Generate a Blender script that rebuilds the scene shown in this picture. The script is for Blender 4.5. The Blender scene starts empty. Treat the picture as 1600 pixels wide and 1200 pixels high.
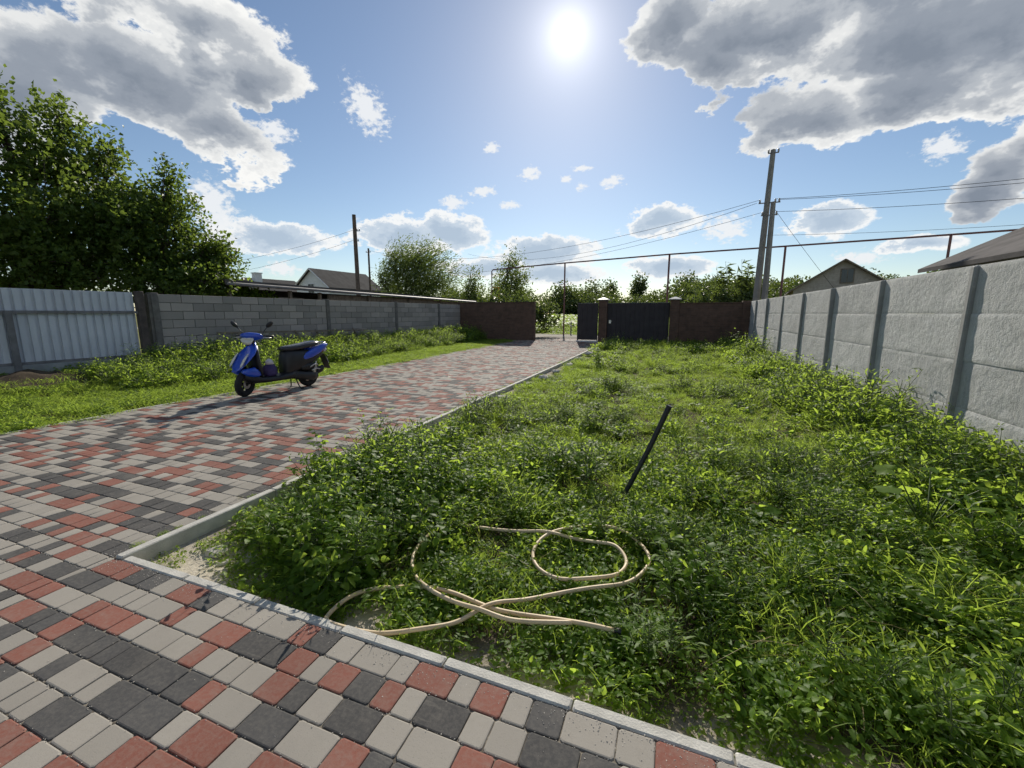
import bpy, math, random
import numpy as np
from mathutils import Vector, Matrix

random.seed(7); RNG = np.random.default_rng(11)
scn = bpy.context.scene
R = math.radians

# ------------------------------------------------------------------ camera
CAM_H = 1.40
PITCH, YAW = R(9.49), R(20.77)                 # looks down a little, and left of the driveway's axis (+Y)
cam_d = bpy.data.cameras.new('camera'); cam = bpy.data.objects.new('camera', cam_d)
scn.collection.objects.link(cam); scn.camera = cam
cam_d.sensor_width = 36.0; cam_d.lens = 658 / 1600 * 36
cam_d.clip_start = 0.05; cam_d.clip_end = 3000
fw = Vector((-math.sin(YAW) * math.cos(PITCH), math.cos(YAW) * math.cos(PITCH), -math.sin(PITCH)))
rt = Vector((math.cos(YAW), math.sin(YAW), 0)); upv = rt.cross(fw)
cam.matrix_world = Matrix(((rt.x, upv.x, -fw.x, 0), (rt.y, upv.y, -fw.y, 0), (rt.z, upv.z, -fw.z, CAM_H), (0, 0, 0, 1)))

# ------------------------------------------------------------------ sun, sky, exposure
SUN_AZ, SUN_EL = R(-13.98), R(30.1)            # azimuth from +Y towards +X
S = Vector((math.sin(SUN_AZ) * math.cos(SUN_EL), math.cos(SUN_AZ) * math.cos(SUN_EL), math.sin(SUN_EL)))
sun_d = bpy.data.lights.new('sun', 'SUN'); sun_d.energy = 5.0; sun_d.angle = R(0.55); sun_d.color = (1.0, 0.93, 0.82)
sun = bpy.data.objects.new('sun', sun_d); scn.collection.objects.link(sun)
sun.rotation_euler = S.to_track_quat('Z', 'Y').to_euler(); sun.location = (0, 0, 30)
scn.view_settings.view_transform = 'Standard'; scn.view_settings.look = 'None'
scn.view_settings.exposure = 0.16; scn.view_settings.gamma = 1.0; scn.view_settings.use_curve_mapping = False
scn.cycles.max_bounces = 4; scn.cycles.diffuse_bounces = 2; scn.cycles.glossy_bounces = 2
scn.cycles.transmission_bounces = 3; scn.cycles.transparent_max_bounces = 2
scn.cycles.sample_clamp_indirect = 4.0; scn.cycles.use_adaptive_sampling = True; scn.cycles.adaptive_threshold = 0.025

world = bpy.data.worlds.new('World'); scn.world = world; world.use_nodes = True
SKY_STRENGTH = 0.087
# clouds: centre azimuth, centre elevation, half width, half height (degrees), tilt, as they stand in the sky
BIG = [(-56.3, 26.4, 9.35, 3.71, 5.8), (-51.3, 23.9, 6.3, 3.92, -7.8), (-59.8, 20.8, 10.4, 4.28, -0.0), (-53.0, 17.8, 5.88, 3.48, -19.7), (-66.6, 17.0, 6.89, 4.13, 16.0), (-72.4, 17.3, 4.86, 4.71, 19.7), (8.2, 27.2, 12.69, 3.91, -12.8), (19.3, 23.7, 12.31, 5.59, -17.3), (3.6, 25.1, 4.94, 4.29, -30.0), (12.5, 19.0, 6.8, 3.37, -21.5), (19.8, 19.4, 9.87, 3.8, -0.1), (-1.5, 30.0, 5.19, 2.93, -8.8), (25.4, 22.1, 6.29, 5.66, -20.0), (27.2, 11.7, 2.79, 3.04, -12.4), (31.7, 15.8, 6.18, 6.48, -18.8), (17, 28, 16, 6, -14), (28, 19, 8, 4.5, -18), (95, 38, 22, 9, 5), (140, 30, 26, 10, -5), (-120, 34, 24, 10, 0), (-165, 42, 20, 9, 10), (60, 66, 18, 9, 0), (-60, 62, 16, 8, 20), (170, 64, 18, 9, 0)]
SMALL = [(-48.2, 19.1, 2.32, 1.19, 9.0), (-38.3, 22.6, 3.29, 2.14, -43.8), (-54.8, 11.6, 2.07, 3.01, -12.5), (-49.1, 8.5, 7.18, 2.08, -3.6), (-54.2, 9.5, 2.93, 2.6, 6.1), (-33.9, 9.4, 7.95, 2.57, 2.1), (-29.0, 10.1, 5.72, 2.59, -13.6), (-16.6, 7.8, 7.92, 2.37, -0.6), (-28.1, 13.7, 1.95, 0.87, 1.6), (-24.5, 15.0, 1.8, 0.79, 0.8), (-18.5, 17.1, 1.54, 0.97, -0.8), (-23.4, 19.8, 1.29, 0.66, 0.7), (-8.3, 15.8, 2.02, 0.76, -3.4), (-12.0, 15.5, 0.96, 0.49, -2.4), (-13.9, 16.5, 0.8, 0.49, -2.0), (-11.9, 17.5, 1.35, 0.41, -2.7), (-21.0, 13.4, 1.48, 0.59, -0.0), (-2.0, 11.0, 4.89, 2.16, -3.7), (5.2, 9.8, 2.95, 1.67, 5.3), (14.6, 9.6, 3.97, 2.03, -6.7), (22.3, 6.5, 3.57, 1.0, -1.0), (22.6, 14.5, 1.91, 1.27, -12.9), (-14.9, 5.1, 7.94, 1.45, -0.6), (-0.6, 5.8, 5.92, 1.52, -2.2), (17.6, 5.5, 2.57, 1.02, -4.4), (-48.7, 5.3, 1.99, 1.01, 2.8), (-24.1, 5.8, 7.58, 1.45, 0.3), (26.7, 9.8, 2.27, 1.05, -10.4), (75, 14, 8, 3, 0), (110, 11, 10, 3, 0), (150, 13, 9, 3, 0), (-95, 12, 8, 3, 0), (-140, 10, 10, 3, 0), (178, 20, 6, 2.5, 0)]

def build_world():
    nt = world.node_tree; nt.nodes.clear(); N = nt.nodes.new; L = nt.links.new
    def math_(op, a, b=None, c=None, clamp=False):
        n = N('ShaderNodeMath'); n.operation = op; n.use_clamp = clamp
        for i, v in enumerate((a, b, c)):
            if v is None: continue
            if isinstance(v, (int, float)): n.inputs[i].default_value = v
            else: L(v, n.inputs[i])
        return n.outputs[0]
    out = N('ShaderNodeOutputWorld')
    sky = N('ShaderNodeTexSky'); sky.sky_type = 'NISHITA'; sky.sun_disc = False
    sky.sun_elevation = SUN_EL; sky.sun_rotation = SUN_AZ
    sky.altitude = 100; sky.air_density = 1.0; sky.dust_density = 0.2; sky.ozone_density = 2.0
    bg = N('ShaderNodeBackground'); bg.inputs[1].default_value = SKY_STRENGTH; L(sky.outputs[0], bg.inputs[0])
    tc = N('ShaderNodeTexCoord'); D = tc.outputs['Generated']
    sep = N('ShaderNodeSeparateXYZ'); L(D, sep.inputs[0])
    az = math_('MULTIPLY', math_('ARCTAN2', sep.outputs[0], sep.outputs[1]), 180 / math.pi)
    el = math_('MULTIPLY', math_('ARCSINE', sep.outputs[2]), 180 / math.pi)
    def noise(scale, detail, rough, off, zs=1.6):
        mp = N('ShaderNodeMapping'); mp.inputs['Scale'].default_value = (scale, scale, scale * zs); mp.inputs['Location'].default_value = off
        L(D, mp.inputs[0])
        n = N('ShaderNodeTexNoise'); n.inputs['Scale'].default_value = 1.0; n.inputs['Detail'].default_value = detail
        n.inputs['Roughness'].default_value = rough; L(mp.outputs[0], n.inputs['Vector'])
        return n.outputs['Fac']
    def family(blobs, coord):
        """1 at a heap's centre, 0 at its edge; coord is (azimuth, elevation, 1)"""
        acc = None
        for (a, e, w, h, t) in blobs:
            if abs(t) > 14:
                c, q = math.cos(R(t)), math.sin(R(t)); uv = []
                for k in ((c / w, q / w), (-q / h, c / h)):
                    dp = N('ShaderNodeVectorMath'); dp.operation = 'DOT_PRODUCT'; L(coord, dp.inputs[0]); dp.inputs[1].default_value = (k[0], k[1], -(k[0] * a + k[1] * e)); uv.append(dp.outputs['Value'])
                v = math_('SQRT', math_('MULTIPLY_ADD', uv[0], uv[0], math_('MULTIPLY', uv[1], uv[1])))
            else:
                ma = N('ShaderNodeVectorMath'); ma.operation = 'MULTIPLY_ADD'; L(coord, ma.inputs[0]); ma.inputs[1].default_value = (1 / w, 1 / h, 0); ma.inputs[2].default_value = (-a / w, -e / h, 0)
                ln = N('ShaderNodeVectorMath'); ln.operation = 'LENGTH'; L(ma.outputs[0], ln.inputs[0]); v = ln.outputs['Value']
            acc = v if acc is None else math_('MINIMUM', acc, v)
        return math_('SUBTRACT', 1.0, acc)
    def coord(nx=None, ny=None, amp=0):
        x = az if nx is None else math_('MULTIPLY_ADD', math_('SUBTRACT', nx, 0.5), amp, az)
        y = el if ny is None else math_('MULTIPLY_ADD', math_('SUBTRACT', ny, 0.5), amp * 0.8, el)
        c = N('ShaderNodeCombineXYZ'); L(x, c.inputs[0]); L(y, c.inputs[1]); c.inputs[2].default_value = 1.0; return c.outputs[0]
    def ramp(v, stops):
        r = N('ShaderNodeValToRGB'); r.color_ramp.interpolation = 'EASE'; els = r.color_ramp.elements
        while len(els) < len(stops): els.new(0.5)
        for e_, (p, c) in zip(els, stops): e_.position = p; e_.color = (*c, 1)
        L(v, r.inputs[0]); return r.outputs[0]
    def smooth(v, a, b):
        m = N('ShaderNodeMapRange'); m.interpolation_type = 'SMOOTHSTEP'
        m.inputs['From Min'].default_value = a; m.inputs['From Max'].default_value = b; L(v, m.inputs['Value']); return m.outputs[0]
    # big banks
    fb = noise(7.0, 5, 0.62, (1.3, 4.1, 0.2)); fb2 = noise(4.2, 4, 0.55, (8.3, 1.1, 5.2), 2.2); fs = noise(24.0, 7, 0.66, (0.3, 7.1, 1.2))
    FB = math_('ADD', math_('MULTIPLY_ADD', math_('SUBTRACT', fb, 0.5), 1.3, family(BIG, coord(fb2, fb, 10))), math_('MULTIPLY', math_('SUBTRACT', fs, 0.5), 0.95))
    aB = smooth(FB, 0.0, 0.15)
    cB = ramp(math_('MULTIPLY_ADD', math_('MULTIPLY_ADD', math_('SUBTRACT', fs, 0.5), -0.25, FB), 0.85, math_('MULTIPLY', math_('SUBTRACT', fb2, 0.45), 1.2)),
              [(0.0, (0.86, 0.86, 0.84)), (0.20, (0.72, 0.73, 0.73)), (0.42, (0.42, 0.45, 0.49)), (0.68, (0.27, 0.305, 0.36)), (1.0, (0.205, 0.24, 0.295))])
    # small heaps, greyer towards the middle of the larger ones
    cs_ = coord(fs, fb, 1.6); MID = [b for b in SMALL if b[2] > 3.4]; TINY = [b for b in SMALL if b[2] <= 3.4]; ft = noise(75.0, 3, 0.6, (2.3, 5.1, 0.7))
    FS = math_('MULTIPLY_ADD', math_('SUBTRACT', ft, 0.5), 2.2, math_('MULTIPLY_ADD', math_('SUBTRACT', fs, 0.5), 1.2, family(TINY, cs_))); FM = math_('MULTIPLY_ADD', math_('SUBTRACT', fs, 0.5), 1.5, family(MID, cs_))
    aS = math_('MULTIPLY', smooth(FS, 0.0, 0.7), 0.92)
    cS = ramp(FS, [(0.0, (0.80, 0.81, 0.81)), (1.0, (0.78, 0.80, 0.82))])
    aM = math_('MULTIPLY', smooth(FM, 0.0, 0.2), 0.95)
    cM = ramp(math_('MULTIPLY_ADD', math_('SUBTRACT', fb, 0.5), 0.6, FM), [(0.0, (0.84, 0.85, 0.85)), (0.22, (0.84, 0.85, 0.85)), (0.42, (0.52, 0.60, 0.69)), (0.8, (0.40, 0.49, 0.60))])
    bB = N('ShaderNodeBackground'); L(cB, bB.inputs[0]); bS = N('ShaderNodeBackground'); L(cS, bS.inputs[0])
    bM = N('ShaderNodeBackground'); L(cM, bM.inputs[0]); m0 = N('ShaderNodeMixShader'); L(aM, m0.inputs[0]); L(bg.outputs[0], m0.inputs[1]); L(bM.outputs[0], m0.inputs[2])
    m1 = N('ShaderNodeMixShader'); L(aS, m1.inputs[0]); L(m0.outputs[0], m1.inputs[1]); L(bS.outputs[0], m1.inputs[2])
    m2 = N('ShaderNodeMixShader'); L(aB, m2.inputs[0]); L(m1.outputs[0], m2.inputs[1]); L(bB.outputs[0], m2.inputs[2])
    # the sun itself and the bright air round it
    dt = N('ShaderNodeVectorMath'); dt.operation = 'DOT_PRODUCT'; L(D, dt.inputs[0]); dt.inputs[1].default_value = S
    ang = math_('MULTIPLY', math_('ARCCOSINE', math_('MINIMUM', dt.outputs['Value'], 0.9999999)), 180 / math.pi)
    disc = math_('MULTIPLY', math_('SUBTRACT', 1.0, smooth(ang, 0.2, 1.6)), 2.0)
    glow = math_('MULTIPLY', math_('POWER', 2.718, math_('MULTIPLY', ang, -0.45)), 0.9)
    wide = math_('MULTIPLY', math_('POWER', 2.718, math_('MULTIPLY', ang, -0.09)), 0.03)
    bsun = N('ShaderNodeBackground'); bsun.inputs[0].default_value = (1.0, 0.95, 0.88, 1); L(math_('ADD', math_('ADD', disc, glow), wide), bsun.inputs[1])
    ad = N('ShaderNodeAddShader'); L(m2.outputs[0], ad.inputs[0]); L(bsun.outputs[0], ad.inputs[1])
    L(ad.outputs[0], out.inputs[0])
build_world()
world.cycles.sampling_method = 'NONE'

# ------------------------------------------------------------------ helpers
def link(o, parent=None):
    scn.collection.objects.link(o)
    if parent is not None: o.parent = parent
    return o
def tag(o, label=None, cat=None, group=None, kind=None):
    if label: o['label'] = label
    if cat: o['category'] = cat
    if group: o['group'] = group
    if kind: o['kind'] = kind
    return o
def thing(name, label, cat, loc=(0, 0, 0), rz=0.0, group=None):
    o = bpy.data.objects.new(name, None); o.empty_display_size = 0.2
    o.location = loc; o.rotation_euler = (0, 0, rz); link(o)
    return tag(o, label, cat, group)

class MB:
    """collects shapes for one mesh"""
    def __init__(s): s.v = []; s.f = []; s.m = []
    def add(s, vs, fs, mi=0):
        b = len(s.v); s.v += [tuple(p) for p in vs]; s.f += [tuple(i + b for i in q) for q in fs]; s.m += [mi] * len(fs); return s
    def box(s, c, d, rot=None, mi=0):
        hx, hy, hz = d[0] / 2, d[1] / 2, d[2] / 2
        ps = [Vector((x, y, z)) for z in (-hz, hz) for x, y in ((-hx, -hy), (hx, -hy), (hx, hy), (-hx, hy))]
        if rot is not None: ps = [rot @ p for p in ps]
        ps = [p + Vector(c) for p in ps]
        return s.add(ps, [(3, 2, 1, 0), (4, 5, 6, 7), (0, 1, 5, 4), (1, 2, 6, 5), (2, 3, 7, 6), (3, 0, 4, 7)], mi)
    def bbox(s, c, d, b=0.01, rot=None, mi=0):
        """box with chamfered edges"""
        hx, hy, hz = d[0] / 2, d[1] / 2, d[2] / 2; rings = []
        for z, i in ((-hz, b), (-hz + b, 0), (hz - b, 0), (hz, b)):
            x, y, k = hx - i, hy - i, b
            rings.append([(-x + k, -y, z), (x - k, -y, z), (x, -y + k, z), (x, y - k, z), (x - k, y, z), (-x + k, y, z), (-x, y - k, z), (-x, -y + k, z)])
        ps = [Vector(p) for r in rings for p in r]
        if rot is not None: ps = [rot @ p for p in ps]
        ps = [p + Vector(c) for p in ps]; fs = [tuple(range(7, -1, -1)), tuple(range(24, 32))]
        for k in range(3):
            for i in range(8): j = (i + 1) % 8; fs.append((k * 8 + i, k * 8 + j, k * 8 + 8 + j, k * 8 + 8 + i))
        return s.add(ps, fs, mi)
    def tube(s, path, rad, n=8, mi=0, cap=True):
        path = [Vector(p) for p in path]; rads = rad if isinstance(rad, (list, tuple)) else [rad] * len(path)
        vs = []; ref = None
        for i, p in enumerate(path):
            t = (path[min(i + 1, len(path) - 1)] - path[max(i - 1, 0)])
            t = t.normalized() if t.length > 1e-9 else Vector((0, 0, 1))
            if ref is None:
                ref = Vector((0, 0, 1)) if abs(t.z) < 0.9 else Vector((1, 0, 0))
            a = (ref - t * ref.dot(t)).normalized(); b = t.cross(a); ref = a
            for k in range(n):
                w = 2 * math.pi * k / n; vs.append(p + (a * math.cos(w) + b * math.sin(w)) * rads[i])
        fs = []
        for i in range(len(path) - 1):
            for k in range(n):
                j = (k + 1) % n; fs.append((i * n + k, i * n + j, i * n + n + j, i * n + n + k))
        if cap: fs.append(tuple(range(n - 1, -1, -1))); fs.append(tuple(range((len(path) - 1) * n, len(path) * n)))
        return s.add(vs, fs, mi)
    def lathe(s, prof, axis='y', n=28, c=(0, 0, 0), mi=0, closed=True):
        """profile of (radius, offset along the axis)"""
        vs = []
        for k in range(n):
            w = 2 * math.pi * k / n; cw, sw = math.cos(w), math.sin(w)
            for r, h in prof:
                p = {'y': (r * cw, h, r * sw), 'z': (r * cw, r * sw, h), 'x': (h, r * cw, r * sw)}[axis]
                vs.append((p[0] + c[0], p[1] + c[1], p[2] + c[2]))
        m = len(prof); fs = []
        for k in range(n):
            j = (k + 1) % n
            for i in range(m if closed else m - 1):
                i2 = (i + 1) % m; fs.append((k * m + i, j * m + i, j * m + i2, k * m + i2))
        return s.add(vs, fs, mi)
    def loft(s, secs, n=20, ex=2.6, mi=0, y0=0.0):
        """sections (x, z, angle of the section's own 'up' in the xz plane in degrees, half width y, half height)"""
        vs = []
        for sec in secs:
            x, z, a, hw, hh = sec[:5]; e = sec[5] if len(sec) > 5 else ex
            ux, uz = math.cos(R(a)), math.sin(R(a))
            for k in range(n):
                w = 2 * math.pi * k / n; c, q = math.cos(w), math.sin(w)
                yy = hw * math.copysign(abs(c) ** (2 / e), c); h = hh * math.copysign(abs(q) ** (2 / e), q)
                vs.append((x + ux * h, y0 + yy, z + uz * h))
        fs = []
        for i in range(len(secs) - 1):
            for k in range(n):
                j = (k + 1) % n; fs.append((i * n + k, i * n + j, i * n + n + j, i * n + n + k))
        fs.append(tuple(range(n - 1, -1, -1))); fs.append(tuple(range((len(secs) - 1) * n, len(secs) * n)))
        return s.add(vs, fs, mi)
    def xf(s, fn, start=0):
        for i in range(start, len(s.v)): s.v[i] = tuple(fn(Vector(s.v[i])))
        return s
    def mesh(s, name, mats, smooth=False):
        me = bpy.data.meshes.new(name); me.from_pydata(s.v, [], s.f)
        for m in (mats if isinstance(mats, (list, tuple)) else [mats]): me.materials.append(m)
        if any(s.m): me.polygons.foreach_set('material_index', s.m)
        if smooth: me.polygons.foreach_set('use_smooth', [True] * len(me.polygons))
        me.update(); return me
    def build(s, name, mats, parent=None, smooth=False, loc=None, auto=None):
        me = s.mesh(name, mats, smooth or auto is not None)
        if auto is not None: me.set_sharp_from_angle(angle=R(auto))
        o = bpy.data.objects.new(name, me)
        if loc is not None: o.location = loc
        return link(o, parent)

def np_mesh(name, verts, faces, mats, attrs=None, smooth=False, midx=None):
    """faces: (N,3) or (N,4) array"""
    me = bpy.data.meshes.new(name); nv, (nf, k) = len(verts), faces.shape
    me.vertices.add(nv); me.vertices.foreach_set('co', np.asarray(verts, np.float32).ravel())
    me.loops.add(nf * k); me.loops.foreach_set('vertex_index', faces.astype(np.int32).ravel())
    me.polygons.add(nf); me.polygons.foreach_set('loop_start', np.arange(0, nf * k, k, dtype=np.int32))
    for m in (mats if isinstance(mats, (list, tuple)) else [mats]): me.materials.append(m)
    if midx is not None: me.polygons.foreach_set('material_index', midx.astype(np.int32))
    if smooth: me.polygons.foreach_set('use_smooth', np.ones(nf, bool))
    for an, av in (attrs or {}).items():
        a = me.attributes.new(an, 'FLOAT', 'POINT'); a.data.foreach_set('value', np.asarray(av, np.float32))
    me.update(calc_edges=True); me.validate(); return me

# ------------------------------------------------------------------ materials
class Mat:
    def __init__(s, name):
        s.m = bpy.data.materials.new(name); s.m.use_nodes = True; s.nt = s.m.node_tree
        s.b = s.nt.nodes['Principled BSDF']; s.out = s.nt.nodes['Material Output']
    def n(s, t, **kw):
        x = s.nt.nodes.new(t)
        for k, v in kw.items(): setattr(x, k, v)
        return x
    def l(s, a, b): s.nt.links.new(a, b)
    def set(s, node, key, v):
        if hasattr(v, 'is_output'): s.l(v, node.inputs[key])
        else: node.inputs[key].default_value = v
    def coords(s, kind='pos', scale=(1, 1, 1)):
        if kind == 'pos': src = s.n('ShaderNodeNewGeometry').outputs['Position']
        else: src = s.n('ShaderNodeTexCoord').outputs['Object']
        mp = s.n('ShaderNodeMapping'); mp.inputs['Scale'].default_value = scale; s.l(src, mp.inputs[0]); return mp.outputs[0]
    def noise(s, vec, scale, detail=4, rough=0.55):
        x = s.n('ShaderNodeTexNoise'); x.inputs['Scale'].default_value = scale; x.inputs['Detail'].default_value = detail
        x.inputs['Roughness'].default_value = rough; s.l(vec, x.inputs['Vector']); return x.outputs['Fac']
    def ramp(s, v, stops, interp='LINEAR'):
        r = s.n('ShaderNodeValToRGB'); r.color_ramp.interpolation = interp; els = r.color_ramp.elements
        while len(els) < len(stops): els.new(0.5)
        for e, (p, c) in zip(els, stops): e.position = p; e.color = (*(c if isinstance(c, tuple) else (c, c, c)), 1)
        s.l(v, r.inputs[0]); return r.outputs[0]
    def mix(s, f, a, b, mode='MIX'):
        x = s.n('ShaderNodeMix', data_type='RGBA', blend_type=mode)
        for k, v in ((0, f), (6, a), (7, b)):
            if hasattr(v, 'is_output'): s.l(v, x.inputs[k])
            else: x.inputs[k].default_value = v if k == 0 else (*v, 1)
        return x.outputs[2]
    def math(s, op, a, b=0.0):
        x = s.n('ShaderNodeMath', operation=op)
        for i, v in enumerate((a, b)):
            if hasattr(v, 'is_output'): s.l(v, x.inputs[i])
            else: x.inputs[i].default_value = v
        return x.outputs[0]
    def attr(s, name): return s.n('ShaderNodeAttribute', attribute_name=name).outputs['Fac']
    def bump(s, h, strength=0.3, dist=0.01):
        x = s.n('ShaderNodeBump'); x.inputs['Strength'].default_value = strength; x.inputs['Distance'].default_value = dist
        s.l(h, x.inputs['Height']); s.l(x.outputs[0], s.b.inputs['Normal']); return x
    def base(s, c, rough=0.7, spec=0.5, metal=0.0):
        if hasattr(c, 'is_output'): s.l(c, s.b.inputs['Base Color'])
        else: s.b.inputs['Base Color'].default_value = (*c, 1)
        s.set(s.b, 'Roughness', rough); s.b.inputs['Specular IOR Level'].default_value = spec; s.b.inputs['Metallic'].default_value = metal
        return s

def plain(name, c, rough=0.6, var=0.25, scale=6.0, metal=0.0, spec=0.5, bump=0.0, bscale=60, coat=0.0):
    """paint, plastic, metal, cement: a base colour with grain and wear"""
    m = Mat(name); v = m.coords('obj')
    f = m.noise(v, scale, 5); lo = tuple(max(0, x * (1 - var)) for x in c); hi = tuple(min(1, x * (1 + var)) for x in c)
    m.base(m.ramp(f, [(0.3, lo), (0.7, hi)]), rough, spec, metal)
    if bump: m.bump(m.noise(v, bscale, 4), bump, 0.01)
    if coat: m.b.inputs['Coat Weight'].default_value = coat; m.b.inputs['Coat Roughness'].default_value = 0.08
    return m.m

def paver_mat(name, c, var=0.16, dusty=1.0):
    m = Mat(name); p = m.coords('pos'); a = m.n('ShaderNodeObjectInfo').outputs['Random']
    rnd = m.math('FRACT', m.math('ADD', m.attr('rnd'), a))
    big = m.noise(p, 1.3, 4); fine = m.noise(p, 60, 5, 0.7); spots = m.noise(p, 260, 2, 0.5)
    k = m.math('ADD', m.math('MULTIPLY', rnd, 0.45), m.math('MULTIPLY', big, 0.55))
    col = m.ramp(k, [(0.1, tuple(x * (1 - var) for x in c)), (0.9, tuple(min(1, x * (1 + var)) for x in c))])
    dust = (0.27, 0.245, 0.205)
    col = m.mix(m.math('MULTIPLY', m.ramp(fine, [(0.42, 0.0), (0.75, 1.0)]), 0.35 * dusty), col, dust)
    col = m.mix(m.math('MULTIPLY', m.ramp(m.noise(p, 4.5, 5, 0.65), [(0.5, 0.0), (0.75, 1.0)]), 0.32 * dusty), col, dust)
    col = m.mix(m.math('MULTIPLY', m.ramp(spots, [(0.30, 1.0), (0.40, 0.0)]), 0.35), col, tuple(x * 0.5 for x in c))
    st = m.math('MULTIPLY', m.ramp(m.noise(p, 0.8, 6, 0.68), [(0.52, 0.0), (0.70, 1.0)]), 0.30)
    col = m.mix(st, col, tuple(x * 0.55 for x in c)); sc_ = m.noise(m.coords('pos', (1, 9, 1)), 3.0, 4, 0.7)
    col = m.mix(m.math('MULTIPLY', m.ramp(sc_, [(0.60, 0.0), (0.72, 1.0)]), 0.22), col, dust)
    m.base(col, 0.85, 0.18); m.bump(m.mix(0.4, fine, spots), 0.22, 0.003); return m.m

def leaf_mat(name, dark, light, yellow, trans=0.45, rough=0.5, glow=0.35):
    m = Mat(name); lv = m.attr('lv'); ob = m.n('ShaderNodeObjectInfo').outputs['Random']
    p = m.coords('pos'); patch = m.noise(p, 0.9, 3)
    k = m.math('ADD', m.math('MULTIPLY', lv, 0.5), m.math('ADD', m.math('MULTIPLY', ob, 0.2), m.math('MULTIPLY', patch, 0.4)))
    col = m.ramp(k, [(0.2, dark), (0.58, light), (0.95, yellow)])
    m.base(col, rough, 0.32)
    t = m.n('ShaderNodeBsdfTranslucent'); tcol = m.mix(glow, col, (0.46, 0.60, 0.07)); m.l(tcol, t.inputs[0])
    mx = m.n('ShaderNodeMixShader'); mx.inputs[0].default_value = trans
    m.l(m.b.outputs[0], mx.inputs[1]); m.l(t.outputs[0], mx.inputs[2]); m.l(mx.outputs[0], m.out.inputs[0]); return m.m

M = {}
M['paver_grey'] = paver_mat('paver_light_grey', (0.30, 0.276, 0.238))
M['paver_red'] = paver_mat('paver_red', (0.225, 0.088, 0.064))
M['paver_dark'] = paver_mat('paver_charcoal', (0.07, 0.068, 0.066), 0.28, 0.7)
M['kerb'] = plain('kerb_concrete', (0.44, 0.425, 0.38), 0.85, 0.22, 9, bump=0.35, bscale=120)
def sand_joint():
    m = Mat('joint_sand'); p = m.coords('pos'); f = m.noise(p, 25, 5, 0.7)
    m.base(m.ramp(f, [(0.3, (0.05, 0.043, 0.034)), (0.5, (0.13, 0.112, 0.088)), (0.68, (0.32, 0.285, 0.225))]), 0.95, 0.2); m.bump(m.noise(p, 220, 3), 0.5, 0.004); return m.m
M['joint'] = sand_joint()
def ground_mat():
    m = Mat('ground_soil'); p = m.coords('pos'); f = m.noise(p, 3.5, 6, 0.65); g = m.noise(p, 40, 5, 0.7)
    soil = m.ramp(f, [(0.3, (0.035, 0.026, 0.017)), (0.7, (0.095, 0.072, 0.048))])
    sand = m.ramp(g, [(0.3, (0.34, 0.30, 0.23)), (0.7, (0.56, 0.51, 0.42))])
    mead = m.ramp(m.noise(p, 0.35, 6, 0.7), [(0.3, (0.13, 0.15, 0.035)), (0.5, (0.21, 0.20, 0.06)), (0.72, (0.29, 0.25, 0.10))])
    mead = m.mix(m.math('MULTIPLY', m.noise(p, 9, 5, 0.8), 0.5), mead, (0.05, 0.075, 0.015))
    road = m.ramp(m.noise(p, 1.2, 5, 0.7), [(0.3, (0.21, 0.19, 0.155)), (0.7, (0.36, 0.335, 0.29))])
    c = m.mix(m.attr('sand'), soil, sand); c = m.mix(m.attr('meadow'), c, mead); c = m.mix(m.attr('road'), c, road)
    m.base(c, 0.95, 0.15); m.bump(m.mix(0.5, f, g), 0.6, 0.03); return m.m
M['ground'] = ground_mat()
def panel_mat():
    m = Mat('fence_concrete'); p = m.coords('pos'); a = m.n('ShaderNodeObjectInfo').outputs['Random']
    b1 = m.noise(p, 2.2, 5, 0.6); b2 = m.noise(p, 17, 6, 0.72); b3 = m.noise(p, 75, 4, 0.7)
    sv = m.coords('pos', (1, 6, 0.7)); streak = m.noise(sv, 2.0, 5, 0.6)
    k = m.math('ADD', m.math('MULTIPLY', b1, 0.4), m.math('ADD', m.math('MULTIPLY', streak, 0.45), m.math('MULTIPLY', a, 0.15)))
    c = m.ramp(k, [(0.25, (0.33, 0.33, 0.315)), (0.6, (0.51, 0.51, 0.49)), (0.85, (0.62, 0.62, 0.595))])
    c = m.mix(m.math('MULTIPLY', m.ramp(b2, [(0.35, 1.0), (0.5, 0.0)]), 0.3), c, (0.20, 0.20, 0.20))
    m.base(c, 0.92, 0.2)
    h = m.math('ADD', m.math('MULTIPLY', b2, 1.0), m.math('MULTIPLY', b3, 0.25)); m.bump(h, 0.5, 0.03); return m.m
M['panel'] = panel_mat()
M['post'] = plain('fence_post_concrete', (0.30, 0.295, 0.28), 0.9, 0.25, 4, bump=0.4, bscale=50)
M['metal_sheet'] = plain('painted_sheet', (0.56, 0.585, 0.63), 0.5, 0.10, 1.5, spec=0.3)
M['rail_steel'] = plain('fence_steel', (0.16, 0.155, 0.16), 0.6, 0.3, 5)
M['post_rusty'] = plain('rusty_post', (0.09, 0.07, 0.062), 0.8, 0.35, 6)
M['plinth'] = plain('plinth_concrete', (0.27, 0.28, 0.28), 0.9, 0.3, 3, bump=0.3)
def block_mat():
    m = Mat('cinder_block'); p = m.coords('pos'); a = m.n('ShaderNodeObjectInfo').outputs['Random']
    k = m.math('ADD', m.math('MULTIPLY', a, 0.55), m.math('MULTIPLY', m.noise(p, 1.1, 5), 0.5))
    c = m.ramp(k, [(0.2, (0.26, 0.24, 0.22)), (0.55, (0.345, 0.315, 0.29)), (0.9, (0.43, 0.385, 0.35))])
    m.base(c, 0.95, 0.15); m.bump(m.noise(p, 55, 5, 0.7), 0.5, 0.012); return m.m
M['block'] = block_mat()
M['mortar'] = plain('mortar', (0.15, 0.14, 0.13), 0.95, 0.3, 8)
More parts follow.
